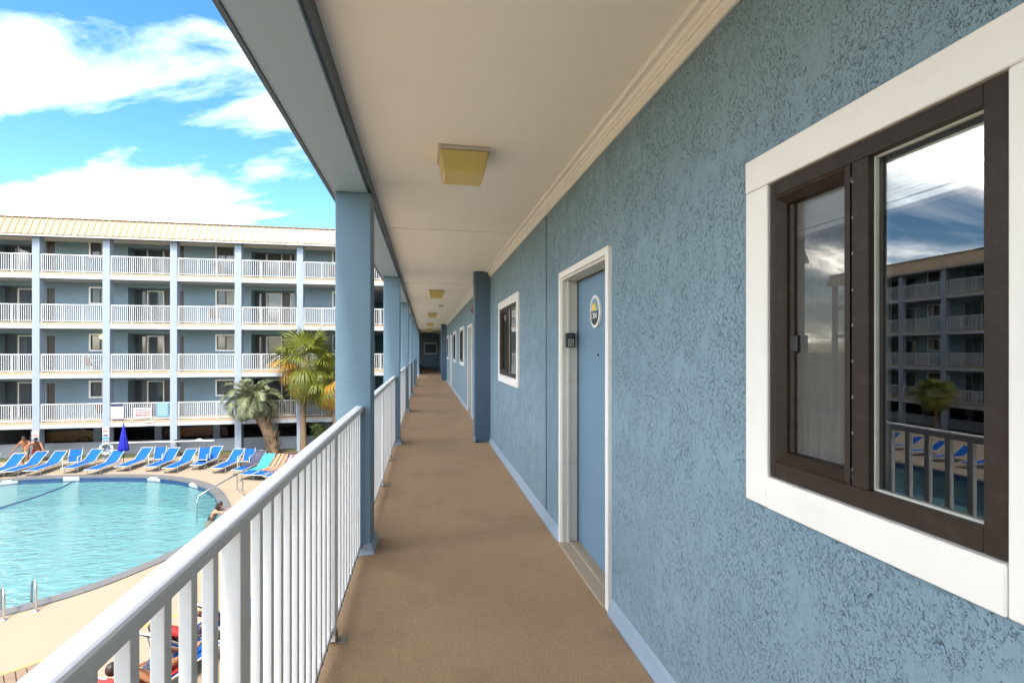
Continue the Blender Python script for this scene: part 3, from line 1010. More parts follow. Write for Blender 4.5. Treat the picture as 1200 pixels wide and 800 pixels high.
for k in range(-1, 6):
    ys, ye = 3.72 + 4.2 * (k - 1) + 0.27, 3.72 + 4.2 * k
    r = thing('railing', RAILNAMES[k], 'railing', (RX, ys, 0), 0, 'railings along the walkway')
    L_ = ye - ys
    MB().prism_y(hp, 0.002, L_ - 0.002, False).build('handrail', M['railwhite'], r, 0.0)
    MB().box(-0.014, 0.014, 0.002, L_ - 0.002, 0.052, 0.084).build('bottom_rail', M['railwhite'], r, 0.002)
    posts = [1.31 - (-0.21) + 0.03, 2.60 + 0.21 + 0.03]
    for py in posts:
        link('post', pst, r, (0, py, 0))
        link('foot_bracket', brkm, r, (0, py, 0))
    y = 0.06
    i = 0
    while y < L_ - 0.03:
        if all(abs(y - p) > 0.06 for p in posts):
            link('baluster', bal, r, (0, y, 0))
            if k <= 1:
                link('screw', scr, r, (0.014, y + 0.004, 0.068), (0, R(90), 0))
        y += 0.1035
    for yy in (0.012, L_ - 0.012):
        MB().box(-0.02, 0.03, yy - 0.009, yy + 0.009, 1.020, 1.0565).build('end_bracket', M['brass'], r, 0.001)

# ------------------------------------------------------------------ fittings in the walkway
lens_mesh = None
LAMPY = [3.2, 10.6, 16.95, 23.4, 29.8]
LAMPL = ['yellowed square ceiling lamp nearest the camera', 'second yellowed square ceiling lamp along the walkway', 'third yellowed square ceiling lamp along the walkway',
         'fourth small yellowed ceiling lamp along the walkway', 'farthest yellowed ceiling lamp along the walkway']
for i, y in enumerate(LAMPY):
    l = thing('ceiling_lamp', LAMPL[i], 'lamp', (0.245, y, CEIL), 0, 'ceiling lamps along the walkway')
    MB().box(-0.165, 0.165, -0.150, 0.150, -0.022, -0.001).build('base_plate', M['lampbase'], l, 0.004)
    a, b = 0.155, 0.128
    ln = MB().add([(-a, -a * .9, -0.023), (a, -a * .9, -0.023), (a, a * .9, -0.023), (-a, a * .9, -0.023),
                   (-b, -b * .88, -0.165), (b, -b * .88, -0.165), (b, b * .88, -0.165), (-b, b * .88, -0.165)],
                  [(0, 1, 2, 3), (7, 6, 5, 4), (0, 4, 5, 1), (1, 5, 6, 2), (2, 6, 7, 3), (3, 7, 4, 0)])
    ln.build('lens', M['lens'], l, 0.010, 2)
sm = thing('smoke_detector', 'small round smoke detector on the walkway ceiling between two lamps', 'detector', (0.45, 14.0, CEIL))
MB().lathe([(0.0, -0.055), (0.05, -0.055), (0.065, -0.04), (0.07, -0.001)], n=16).build('housing', M['lampbase'], sm)
al = thing('fire_alarm', 'small red fire alarm box on the wall just past the blue pilaster', 'alarm', (WX, 10.3, 2.35))
MB().box(-0.07, -0.001, -0.07, 0.07, -0.09, 0.09).build('housing', M['red'], al, 0.01)
horn = MB().lathe([(0.0, 0.022), (0.028, 0.012), (0.034, 0.0)], n=12).build('horn', M['black'], al)
horn.location = (-0.07, 0, -0.02); horn.rotation_euler = (0, R(-90), 0)


def text_mesh(s, size, m, depth=0.002):
    cu = bpy.data.curves.new('lettering', 'FONT')
    cu.body = s
    cu.size = size
    cu.align_x = 'CENTER'
    cu.align_y = 'CENTER'
    cu.extrude = depth
    o = bpy.data.objects.new('lettering', cu)
    C.objects.link(o)
    bpy.context.view_layer.update()
    me = bpy.data.meshes.new_from_object(o.evaluated_get(bpy.context.evaluated_depsgraph_get()))
    bpy.data.objects.remove(o)
    me.materials.clear()
    me.materials.append(m)
    return me


# number plaque on the near door: oval, white rim, sun above, navy below with the number
pl = thing('door_plaque', 'oval white-rimmed plaque with yellow sun and number 1204 on the blue door', 'sign', (1.164, 3.19, 1.765), R(-90))
# local frame: x along the door (to the viewer's right), z up, -y towards the viewer
def oval(rx, rz, y0, y1, half=None, nn=40):
    mb = MB()
    if half is None:
        pr = [(rx * math.cos(2 * math.pi * i / nn), rz * math.sin(2 * math.pi * i / nn)) for i in range(nn)]
    elif half == 'low':
        pr = [(rx * math.cos(-math.pi * i / nn), rz * math.sin(-math.pi * i / nn)) for i in range(nn + 1)]
    else:
        pr = [(rx * math.cos(math.pi * i / nn), rz * math.sin(math.pi * i / nn)) for i in range(nn + 1)]
    return mb.prism_y(pr, y0, y1)
oval(0.098, 0.113, -0.016, -0.001).build('rim', M['plaque_w'], pl, 0.004)
oval(0.078, 0.093, -0.019, -0.0161, 'up').build('sky_field', M['plaque_sky'], pl)
oval(0.078, 0.093, -0.0192, -0.0161, 'low').build('number_field', M['plaque_navy'], pl)
mb = MB()
nn = 24
pr = []
for i in range(nn + 1):
    a = math.pi * i / nn
    r_ = 0.058 if i % 2 else 0.040
    pr.append((r_ * math.cos(a), r_ * math.sin(a) + 0.006))
mb.prism_y(pr, -0.0225, -0.0195)
mb.build('sun_emblem', M['plaque_sun'], pl)
link('number', text_mesh('1204', 0.058, M['plaque_w'], 0.0015), pl, (0, -0.0212, -0.032), (R(90), 0, 0))
# key lock box on the jamb
lb = thing('key_lock_box', 'small black combination key box on the cream door jamb', 'lock box', (1.095, 3.61, 1.575), 0)
MB().box(-0.036, 0.036, -0.042, -0.001, -0.055, 0.055).build('case', M['black'], lb, 0.008, 2)
mb = MB()
for r_ in range(4):
    for c_ in range(3):
        mb.box(-0.022 + c_ * 0.017, -0.012 + c_ * 0.017, -0.0455, -0.0425, -0.045 + r_ * 0.015, -0.036 + r_ * 0.015)
mb.build('buttons', M['bead'], lb)
MB().box(-0.018, 0.018, -0.048, -0.0426, 0.020, 0.042).build('shutter', M['screw'], lb, 0.002)

# ------------------------------------------------------------------ the wings across the pool
FL = [-2.48, 0.27, 3.02, 5.77]        # walkway levels
BAY = 3.4
CACHE = {}


def far_railing_mesh():
    if 'rail' in CACHE: return CACHE['rail']
    L_ = BAY - 0.36
    mb = MB()
    mb.box(0, L_, -0.03, 0.03, 0.965, 1.01)
    mb.box(0, L_, -0.015, 0.015, 0.07, 0.10)
    for p in (0.0, L_ / 3, 2 * L_ / 3, L_ - 0.05):
        mb.box(p, p + 0.05, -0.025, 0.025, 0.0, 0.965)
    k = 0.105
    while k < L_ - 0.03:
        mb.box(k - 0.0115, k + 0.0115, -0.011, 0.011, 0.10, 0.965)
        k += 0.103
    CACHE['rail'] = mb.mesh('railing', M['frail'])
    return CACHE['rail']


def far_window(parent, u, z, dep, w=0.95, h=0.85, seed=0):
    """white trim, bronze slider, one dark and one curtained half"""
    if 'win' not in CACHE:
        t = 0.085
        tr = MB().box(-t, w + t, -0.03, 0.02, h, h + t).box(-t, w + t, -0.034, 0.02, -t, 0).box(-t, 0, -0.032, 0.02, 0, h).box(w, w + t, -0.032, 0.02, 0, h)
        fr = MB().box(0, 0.04, 0.01, 0.06, 0, h).box(w - 0.04, w, 0.01, 0.06, 0, h).box(0.04, w - 0.04, 0.011, 0.06, h - 0.04, h).box(0.04, w - 0.04, 0.011, 0.06, 0, 0.04).box(w / 2 - 0.03, w / 2 + 0.03, 0.012, 0.06, 0.04, h - 0.04)
        pa = MB().box(0.04, w / 2 - 0.03, 0.045, 0.055, 0.04, h - 0.04)
        pb = MB().box(w / 2 + 0.03, w - 0.04, 0.045, 0.055, 0.04, h - 0.04)
        CACHE['win'] = (tr.mesh('window', M['trim']), fr.mesh('frame', M['fbronze']), pa.mesh('pane', M['fglass']), pb.mesh('pane', M['fglass']),
                        pb.mesh('pane', M['fcurtain']))
    c = CACHE['win']
    r = link('window', c[0], parent, (u, dep, z))
    link('frame', c[1], r)
    link('pane', c[2], r)
    link('pane', c[4] if seed % 3 else c[3], r)
    return r


def far_slider(parent, u, z, dep, w, h, m, fm):
    mb = MB().box(0, 0.07, -0.03, 0.02, 0, h).box(w - 0.07, w, -0.03, 0.02, 0, h).box(0.07, w - 0.07, -0.03, 0.02, h - 0.07, h)
    r = mb.build('glass_door', M[fm], parent)
    r.location = (u, dep, z)
    MB().box(0.07, w - 0.07, -0.01, -0.002, 0, h - 0.07).build('pane', M[m], r)
    return r


def wing(root, x0, nb, first, open_last=False, depth=11.0):
    """x0: first column centre; bays alternate window bay / recess bay"""
    x1 = x0 + nb * BAY
    WD = 1.65
    xw = x1 - BAY - 0.2 if open_last else x1
    nw = nb - 1 if open_last else nb
    for lv, z in enumerate(FL):
        MB().box(x0 - 0.2, x1 + 0.2, -0.10, depth, z - 0.33, z - 0.001).build('slab', M['fslab'], root)
        MB().box(x0 - 0.2, x1 + 0.2, -0.108, -0.1005, z - 0.10, z + 0.004).build('slab_edge', M['fedge'], root)
        MB().box(x0 - 0.2, x1 + 0.2, -0.1, WD, z, z + 0.003).build('walkway', M['fedge'], root)
    zs = FL + [8.55]
    for lv, z in enumerate(FL):
        top = (FL[lv + 1] - 0.33) if lv < 3 else 7.80
        # back wall of the walkway, one piece per storey
        ops = []
        for b in range(nw):
            u = x0 + b * BAY
            if (b + first) % 2:
                ops.append((u + 0.14, u + 2.66, z, top - 0.22))
                ops.append((u + 2.74, u + 3.16, z, z + 2.05))
            else:
                ops.append((u + 1.60, u + 2.55, z + 1.25, z + 2.10))
        mb = MB()
        for (a, b_, p, q) in wall_strips(x0 - 0.2, xw + 0.2, z, top, ops):
            mb.box(a, b_, WD, WD + 0.15, p, q)
        mb.build('wall', M['fwall'], root)
        for b in range(nb):
            u = x0 + b * BAY
            link('railing', far_railing_mesh(), root, (u + 0.18, 0.0, z))
            if b >= nw: continue
            if (b + first) % 2:
                # recessed porch
                mb = MB().add([(u + 0.14, WD + .15, z), (u + 0.14, WD + 0.8, z), (u + 2.66, WD + 0.8, z), (u + 2.66, WD + .15, z),
                               (u + 0.14, WD + .15, top - .22), (u + 0.14, WD + 0.8, top - .22), (u + 2.66, WD + 0.8, top - .22), (u + 2.66, WD + .15, top - .22)],
                              [(0, 1, 5, 4), (1, 2, 6, 5), (2, 3, 7, 6), (4, 5, 6, 7)])
                mb.build('recess', M['fwall'], root)
                far_slider(root, u + 0.16, z, WD + 0.76, 0.62, 2.12, 'fglass', 'fbronze')
                far_slider(root, u + 0.79, z, WD + 0.75, 0.95, 2.10, 'fglass', 'fframe')
                far_slider(root, u + 1.75, z, WD + 0.76, 0.45, 2.12, 'fdoor', 'fbronze')
                far_slider(root, u + 2.22, z, WD + 0.75, 0.42, 2.12, 'fglass', 'fframe')
                far_slider(root, u + 2.74, z, WD + 0.05, 0.42, 2.05, 'fdoor', 'fbronze')
            else:
                far_window(root, u + 1.60, z + 1.25, WD, seed=b * 7 + lv * 5)
    # columns
    if 'col' not in CACHE:
        CACHE['col'] = MB().box(-0.18, 0.18, -0.12, 0.26, DZ, 7.85).mesh('column', M['fcol'], 0.012)
        CACHE['gcol'] = MB().box(-0.2, 0.2, 0, 0.4, DZ, FL[0] - 0.33).mesh('garage_column', M['halfwall'])
    for b in range(nb + 1):
        link('column', CACHE['col'], root, (x0 + b * BAY, 0, 0))
        link('garage_column', CACHE['gcol'], root, (x0 + b * BAY + 0.9, 3.4, 0))
    # ground storey: low wall and dark car park
    MB().box(x0, x1, 1.35, 1.5, DZ - 0.02, -3.86).build('half_wall', M['halfwall'], root)
    MB().box(x0, x1, depth - 0.3, depth, DZ, FL[0] - 0.33).build('garage_wall', M['garage'], root)
    MB().box(x0, x1, 1.5, depth - 0.3, DZ - 0.015, DZ - 0.005).build('garage_floor', M['garage'], root)
    MB().box(x0 + 0.25, x0 + 0.4, 1.5, depth - 0.3, DZ, FL[0] - 0.33).build('garage_wall', M['garage'], root)
    MB().box(x1 - 0.4, x1 - 0.25, 1.5, depth - 0.3, DZ, FL[0] - 0.33).build('garage_wall', M['garage'], root)
    # body behind the walkways
    MB().box(x0 - 0.1, xw + 0.1, WD + 0.9, depth, FL[0], 7.9).build('core', M['fwall'], root)
    if open_last:
        MB().box(xw + 0.1, x1 + 0.1, depth - 0.2, depth, FL[0], 7.9).build('stair_wall', M['fwall'], root)
    # mansard roof: sheet with standing seams
    rf = MB().prism_x([(-0.42, 7.74), (-0.44, 7.80), (0.0, 8.74), (0.35, 8.72), (0.35, 7.74)], x0 - 0.5, x1 + 0.5).build('roof', M['froof'], root)
    mb = MB()
    u = x0 - 0.45
    while u < x1 + 0.45:
        mb.prism_x([(-0.442, 7.79), (-0.485, 7.80), (-0.04, 8.752), (0.0, 8.742)], u, u + 0.045)
        u += 0.335
    mb.build('standing_seams', M['froof'], rf)['kind'] = 'stuff'
    MB().box(x0 - 0.5, x1 + 0.5, -0.07, 0.36, 8.754, 8.80).build('ridge_flashing', M['fridge'], rf)
    MB().box(x0 - 0.5, x1 + 0.5, -0.44, -0.40, 7.66, 7.739).build('gutter', M['fslab'], rf)
    MB().box(x0 - 0.4, x1 + 0.4, 0.36, depth, 7.9, 8.5).build('roof_deck', M['froof'], rf)
    MB().box(x0 - 0.2, x1 + 0.2, -0.38, WD + 0.2, 7.801, 7.85).build('soffit', M['fceil'], root)


FX0 = -20.93 - 1 * BAY
far = thing('apartment_building', 'four storey blue apartment wing with white railings and cream metal roof beyond the pool', 'building', (0, 30.85, 0))
wing(far, FX0, 7, 1, True)
west = thing('apartment_building', 'matching blue wing seen only as a reflection in the foreground window', 'building', (-37.0, 41.0, 0), R(90))
wing(west, -9 * BAY, 9, 0, False)

# lit porch lamp
pl_ = thing('porch_lamp', 'small lit yellow porch lamp on the third storey of the far building', 'lamp', (-18.75, 32.42, 2.25))
em = bpy.data.materials.new('lamp_glow'); em.use_nodes = True
pb_ = em.node_tree.nodes['Principled BSDF']
pb_.inputs['Base Color'].default_value = (0.8, 0.6, 0.2, 1); pb_.inputs['Emission Color'].default_value = (1, 0.75, 0.15, 1); pb_.inputs['Emission Strength'].default_value = 1.6
MB().lathe([(0, -0.09), (0.07, -0.06), (0.09, 0.02), (0.06, 0.08), (0.0, 0.09)], (0, 0, 0), 12).build('globe', em, pl_)
MB().box(-0.05, 0.05, 0.05, 0.08, -0.05, 0.12).build('bracket', M['fbronze'], pl_)


# ------------------------------------------------------------------ signs on the far railing and columns
def sign(name, label, x, z, w, h, y, face, strips, group=None):
    s = thing(name, label, 'sign', (x, y, z), 0, group)
    MB().box(-w / 2, w / 2, -0.012, 0.012, -h / 2, h / 2).build('board', M[face], s, 0.004)
    for m, lst in strips.items():
        mb = MB()
        for (a, b, p, q) in lst:
            mb.box(a * w / 2, b * w / 2, -0.0165, -0.0125, p * h / 2, q * h / 2)
        mb.build('lettering', M[m], s)
    return s


def words(rows, seed, x0=-0.8, x1=0.8, hh=0.09):
    rnd = random.Random(seed)
    out = []
    for z in rows:
        x = x0
        while x < x1 - 0.12:
            w = rnd.uniform(0.10, 0.34)
            out.append((x, min(x + w, x1), z - hh, z + hh))
            x += w + 0.07
    return out


sign('pool_sign', 'white notice board with dark blue heading on the far railing', -17.02, -1.92, 0.66, 0.86, 30.80, 'signwhite',
     {'signnavy': [(-0.95, 0.95, 0.60, 0.95)], 'signblue': words([0.3, 0.1, -0.1, -0.3, -0.5, -0.7], 2, hh=0.03)})
sign('pool_sign', 'wide white sign with red lettering on the far railing', -15.73, -2.05, 0.90, 0.56, 30.80, 'signwhite',
     {'signred': words([0.05, -0.5], 4, hh=0.15), 'signnavy': words([0.62], 5, hh=0.08)})
sign('pool_sign', 'light blue notice board with white text on the far railing', -14.71, -1.90, 0.62, 0.80, 30.80, 'signblue',
     {'signwhite': words([0.8, 0.55, 0.3, 0.05, -0.2, -0.45, -0.7], 9, hh=0.05)})
sign('pool_sign', 'small white sign fixed to the slab edge above the car park', -15.33, -2.65, 0.46, 0.24, 30.725, 'signwhite', {'signred': words([0.1], 6, hh=0.3)})
sign('column_sign', 'blue and white sign on the far column behind the standing people', -20.93, -3.35, 0.34, 0.85, 30.705, 'signwhite',
     {'signblue': [(-0.95, 0.95, -0.75, 0.05)], 'signred': words([0.45], 3, hh=0.08)})
sign('column_sign', 'blue and white sign on the far column behind the life ring', -17.53, -3.25, 0.34, 0.95, 30.705, 'signwhite',
     {'signblue': [(-0.95, 0.95, -0.55, -0.2)], 'signnavy': words([-0.02, -0.75], 3, hh=0.12), 'signred': words([0.5], 8, hh=0.08)})

# ------------------------------------------------------------------ parked cars in the dim car park
def car(x, y, paint, label):
    c = thing('parked_car', label, 'car', (x, y, DZ), 0, 'cars in the car park')
    prof = [(-2.1, 0.35), (-2.15, 0.62), (-1.95, 0.80), (-1.05, 0.92), (-0.45, 1.38), (0.75, 1.42), (1.45, 1.02), (2.05, 0.95), (2.15, 0.6), (2.1, 0.35)]
    MB().prism_y(prof, -0.86, 0.86).build('body', paint, c, 0.05, 2)
    MB().prism_y([(-0.93, 0.95), (-0.42, 1.33), (0.7, 1.37), (1.3, 1.02)], -0.87, -0.862).build('side_window', M['fglass'], c)
    for wx in (-1.35, 1.35):
        for s in (-1, 1):
            w = MB().lathe([(0.05, -0.02), (0.2, -0.02), (0.31, -0.06), (0.33, 0.0), (0.33, 0.16), (0.3, 0.2)], n=18).build('wheel', M['black'], c)
            w.location = (wx, s * 0.72, 0.33); w.rotation_euler = (R(90) * (1 if s < 0 else -1), 0, 0)
    return c


car(-22.6, 36.0, mat('brown_car_paint', (0.20, 0.11, 0.05), 0.25, 0.05), 'brown car parked in the dim car park behind the standing people')
car(-15.2, 36.5, mat('copper_car_paint', (0.22, 0.10, 0.05), 0.25, 0.05), 'copper car parked in the dim car park behind the blue umbrella')

# ------------------------------------------------------------------ closed umbrella, life ring, rescue pole
u = thing('pool_umbrella', 'closed royal blue pool umbrella standing between the loungers', 'umbrella', (-15.75, 29.05, DZ))
mb = MB()
nn = 40
prof = [(0.02, 2.38), (0.05, 2.30), (0.10, 2.1), (0.17, 1.75), (0.24, 1.35), (0.30, 1.02), (0.33, 0.86), (0.20, 0.84)]
vs = []
for (r_, z) in prof:
    for k in range(nn):
        a = 2 * math.pi * k / nn
        rr = r_ * (1 + 0.20 * math.cos(a * 8 + z * 1.2) * min(1, (2.4 - z)))
        vs.append((rr * math.cos(a), rr * math.sin(a), z + 0.02 * math.sin(a * 8) * (z < 1.1)))
fs = [(i * nn + k, i * nn + (k + 1) % nn, (i + 1) * nn + (k + 1) % nn, (i + 1) * nn + k) for i in range(len(prof) - 1) for k in range(nn)]
mb.add(vs, fs, True).build('canopy', M['umb'], u)
MB().tube([(0, 0, 0.05), (0, 0, 2.45)], 0.022, 8).build('pole', M['signnavy'], u)
MB().lathe([(0.0, 2.50), (0.03, 2.46), (0.02, 2.40)], n=10).build('finial', M['umb'], u)
MB().lathe([(0.0, 0.12), (0.05, 0.12), (0.06, 0.07), (0.26, 0.05), (0.27, 0.0)], n=18).build('base', M['lframe'], u)

lr = thing('life_ring', 'white life ring hanging on the far column behind the loungers', 'life ring', (-17.42, 30.58, -3.98))
mb = MB()
mb.tube([(0.29 * math.cos(t * 2 * math.pi / 24), 0, 0.29 * math.sin(t * 2 * math.pi / 24)) for t in range(24)], 0.075, 10, closed=True)
mb.build('ring', M['ring'], lr)
for k in range(4):
    a = math.pi / 4 + k * math.pi / 2
    MB().tube([(0.29 * math.cos(a - .12), 0, 0.29 * math.sin(a - .12)), (0.29 * math.cos(a + .12), 0, 0.29 * math.sin(a + .12))], 0.079, 10).build('band', M['signblue'], lr)
MB().box(-0.02, 0.02, 0.0, 0.14, 0.2, 0.34).build('hook', M['fbronze'], lr)
rp = thing('rescue_pole', 'long white rescue pole with hook mounted behind the loungers', 'pole', (-17.4, 30.5, -3.66))
MB().tube([(0, 0, 0), (5.5, 0, -0.03)], 0.035, 8).build('pole', M['frail'], rp)
MB().tube([(4.5, 0, 0.02), (4.75, 0, 0.10), (5.0, 0, -0.1), (5.1, 0, -0.45), (4.95, 0, -0.75)], 0.022, 8).build('hook', M['steel'], rp)
for x in (0.1, 3.4):
    MB().box(x - 0.04, x + 0.04, 0.02, 0.22, -0.05, 0.05).build('bracket', M['fbronze'], rp)

u.scale = (0.66, 0.66, 0.92)

# ------------------------------------------------------------------ pool grab rails
def rail_thing(name, label, paths, r, loc):
    t = thing(name, label, 'pool rail', loc)
    for p in paths:
        MB().tube(p, r, 8).build('rail', M['steel'], t)
        MB().lathe([(0.06, 0.0), (0.055, 0.02), (r + .002, 0.03)], p[0][:2] + (0.0,), 12).build('flange', M['steel'], t)
    return t


def arch(dx, dy, off, h=0.66, down=-0.7):
    out = []
    for t, z in ((0, 0), (0, h * .8), (0.06, h * .95), (0.2, h), (0.55, h * .98), (0.8, h * .8), (0.95, h * .4), (1.0, 0.0), (1.0, down)):
        out.append((off[0] + dx * t, off[1] + dy * t, z))
    return out


rail_thing('pool_ladder', 'bent steel ladder rails at the near pool edge', [arch(-0.42, 0.48, (0, 0)), arch(-0.42, 0.48, (-0.42, -0.30))], 0.024, (-8.95, 13.15, DZ))
rail_thing('pool_stair_rail', 'slanted white stair handrail in the water beside the swimmer', [[(0, 0, 0), (0.0, 0, 0.62), (-0.1, -0.07, 0.72), (-0.9, -0.85, 0.30), (-1.1, -1.0, 0.18), (-1.15, -1.05, -0.1), (-1.15, -1.05, -0.9)]], 0.030, (-7.95, 22.7, DZ))
rail_thing('deck_post', 'short bent steel post standing on the deck right of the swimmer', [[(0, 0, 0), (0, 0, 0.58), (-0.03, -0.02, 0.64), (-0.14, -0.05, 0.66)]], 0.030, (-7.5, 22.0, DZ))

# ------------------------------------------------------------------ loungers and chairs
def grid_panel(w, prof, th=0.012, sag=0.02, nx=6):
    """sling spanning x in [-w/2, w/2] along a (y, z) profile"""
    mb = MB()
    vs = []
    m_ = len(prof)
    for (y, z) in prof:
        for i in range(nx + 1):
            t = i / nx * 2 - 1
            vs.append((t * w / 2, y, z - sag * (1 - t * t)))
    fs = [(j * (nx + 1) + i, j * (nx + 1) + i + 1, (j + 1) * (nx + 1) + i + 1, (j + 1) * (nx + 1) + i) for j in range(m_ - 1) for i in range(nx)]
    mb.add(vs, fs, True)
    nv = len(vs)
    mb.add([(x, y, z - th) for x, y, z in vs], [tuple(reversed(f)) for f in fs], True)
    return mb


SEAT = [(-1.42, 0.33), (-1.0, 0.345), (-0.5, 0.35), (0.0, 0.36)]
BACK = [(0.02, 0.37), (0.2, 0.54), (0.42, 0.74), (0.62, 0.92)]


def make_lounger(label, sling='sling'):
    l = thing('pool_lounger', label, 'lounger', (0, 0, 0), 0, 'blue pool loungers')
    grid_panel(0.56, SEAT).build('seat', M[sling], l)
    grid_panel(0.56, BACK).build('backrest', M[sling], l)
    fr = MB()
    for s in (-1, 1):
        fr.tube([(s * 0.31, -1.46, 0.325), (s * 0.31, -0.7, 0.35), (s * 0.31, 0.0, 0.365), (s * 0.31, 0.32, 0.35)], 0.021, 6)
        fr.tube([(s * 0.295, 0.0, 0.37), (s * 0.295, 0.64, 0.94)], 0.019, 6)
    fr.tube([(-0.31, -1.46, 0.325), (0.31, -1.46, 0.325)], 0.021, 6)
    fr.tube([(-0.295, 0.64, 0.94), (0.295, 0.64, 0.94)], 0.019, 6)
    fr.tube([(-0.31, 0.32, 0.35), (0.31, 0.32, 0.35)], 0.019, 6)
    fr.build('frame', M['lframe'], l)
    for s in (-1, 1):
        MB().tube([(s * 0.31, -1.15, 0.33), (s * 0.32, -1.25, 0.02), (s * 0.32, -1.0, 0.02)], 0.018, 6).build('leg', M['lframe'], l)
        MB().tube([(s * 0.31, 0.0, 0.35), (s * 0.32, 0.12, 0.02), (s * 0.32, -0.12, 0.02)], 0.018, 6).build('leg', M['lframe'], l)
        MB().tube([(s * 0.26, 0.32, 0.35), (s * 0.26, 0.40, 0.70)], 0.012, 6).build('prop', M['lframe'], l)
    return l


def make_chair(label):
    l = thing('pool_chair', label, 'chair', (0, 0, 0), 0, 'upright blue pool chairs')
    grid_panel(0.48, [(-0.46, 0.40), (-0.2, 0.38), (0.0, 0.37)]).build('seat', M['sling'], l)
    grid_panel(0.48, [(0.02, 0.38), (0.12, 0.62), (0.22, 0.92)]).build('backrest', M['sling'], l)
    for s in (-1, 1):
        MB().tube([(s * 0.27, 0.0, 0.37), (s * 0.27, 0.24, 0.96)], 0.018, 6).build('back_frame', M['lframe'], l)
        MB().tube([(s * 0.29, 0.12, 0.63), (s * 0.30, -0.42, 0.64), (s * 0.30, -0.48, 0.60), (s * 0.30, -0.46, 0.01)], 0.019, 6).build('arm', M['lframe'], l)
        MB().tube([(s * 0.29, 0.05, 0.40), (s * 0.30, 0.16, 0.01)], 0.018, 6).build('leg', M['lframe'], l)
    MB().tube([(-0.27, -0.47, 0.40), (0.27, -0.47, 0.40)], 0.018, 6).build('front_bar', M['lframe'], l)
    return l


LG = [((-21.5, 28.3), 2, 'blue sling lounger cut off by the left edge of the photo'),
      ((-20.34, 28.25), 1, 'blue sling lounger in front of the two standing people'),
      ((-19.63, 28.6), -2, 'blue sling lounger just right of the standing people'),
      ((-18.74, 28.6), 0, 'blue sling lounger left of the first upright pool chair'),
      ((-17.24, 28.85), -3, 'blue sling lounger in front of the white life ring'),
      ((-15.92, 28.3), -3, 'blue sling lounger under the closed blue umbrella'),
      ((-14.85, 28.8), -5, 'blue sling lounger first to the right of the umbrella'),
      ((-13.39, 28.5), -4, 'blue sling lounger second to the right of the umbrella'),
      ((-12.32, 28.0), -5, 'blue sling lounger below the hook of the rescue pole'),
      ((-11.26, 28.5), -6, 'blue sling lounger right of the rescue pole hook'),
      ((-9.87, 27.55), -9, 'bare blue sling lounger beside the towel-covered ones'),
      ((-8.62, 26.9), -13, 'blue lounger under the navy and white patterned towel'),
      ((-7.92, 25.95), -15, 'blue lounger under the turquoise towel'),
      ((-7.30, 25.75), -17, 'blue lounger under the orange striped towel'),
      ((-6.62, 25.35), -18, 'blue lounger under the orange and navy towel'),
      ((-5.98, 24.9), -20, 'blue lounger under the blue and white striped towel')]
proto = make_lounger(LG[0][2])
lgs = []
for i, ((x, y), a, lab) in enumerate(LG):
    o = proto if i == 0 else copy_tree(proto)
    o.location = (x, y, DZ); o.rotation_euler = (0, 0, R(a)); o['label'] = lab
    o.scale = (0.95, 1.0, 0.88)
    lgs.append(o)
CH = [((-17.85, 28.75), 12, 'upright blue pool chair between loungers left of the life ring'),
      ((-13.9, 28.75), 6, 'upright blue pool chair right of the umbrella'),
      ((-11.5, 28.15), 4, 'upright blue pool chair behind the rescue pole hook'),
      ((-9.08, 27.4), -8, 'upright blue pool chair beside the palm trunk')]
cproto = make_chair(CH[0][2])
for i, ((x, y), a, lab) in enumerate(CH):
    o = cproto if i == 0 else copy_tree(cproto)
    o.location = (x, y, DZ); o.rotation_euler = (0, 0, R(a)); o['label'] = lab


def towel(i, m, label, w=0.62):
    lg = lgs[i]
    prof = [(-0.75, 0.375), (-0.4, 0.38), (-0.02, 0.395), (0.2, 0.57), (0.42, 0.77), (0.63, 0.965), (0.69, 0.955), (0.70, 0.78)]
    mb = grid_panel(w, prof, 0.01, 0.012, 10)
    mb.v = [(x + 0.01 * math.sin(y * 9), y, z + 0.008 * math.sin(x * 22 + y * 7)) for x, y, z in mb.v]
    o = mb.build('beach_towel', M[m])
    o.location = lg.location.copy(); o.rotation_euler = lg.rotation_euler.copy(); o.scale = lg.scale.copy()
    return tag(o, label, 'towel', 'beach towels on the loungers')


towel(11, 'navyprint', 'navy and white patterned beach towel over a lounger')
towel(12, 'turq', 'plain turquoise beach towel over a lounger')
towel(13, 'towel_orange', 'orange striped beach towel with white bands over a lounger')
towel(14, 'towel_mixed', 'orange and navy striped beach towel over a lounger')
towel(15, 'towel_blue', 'blue and white striped beach towel over the lounger nearest the railing')

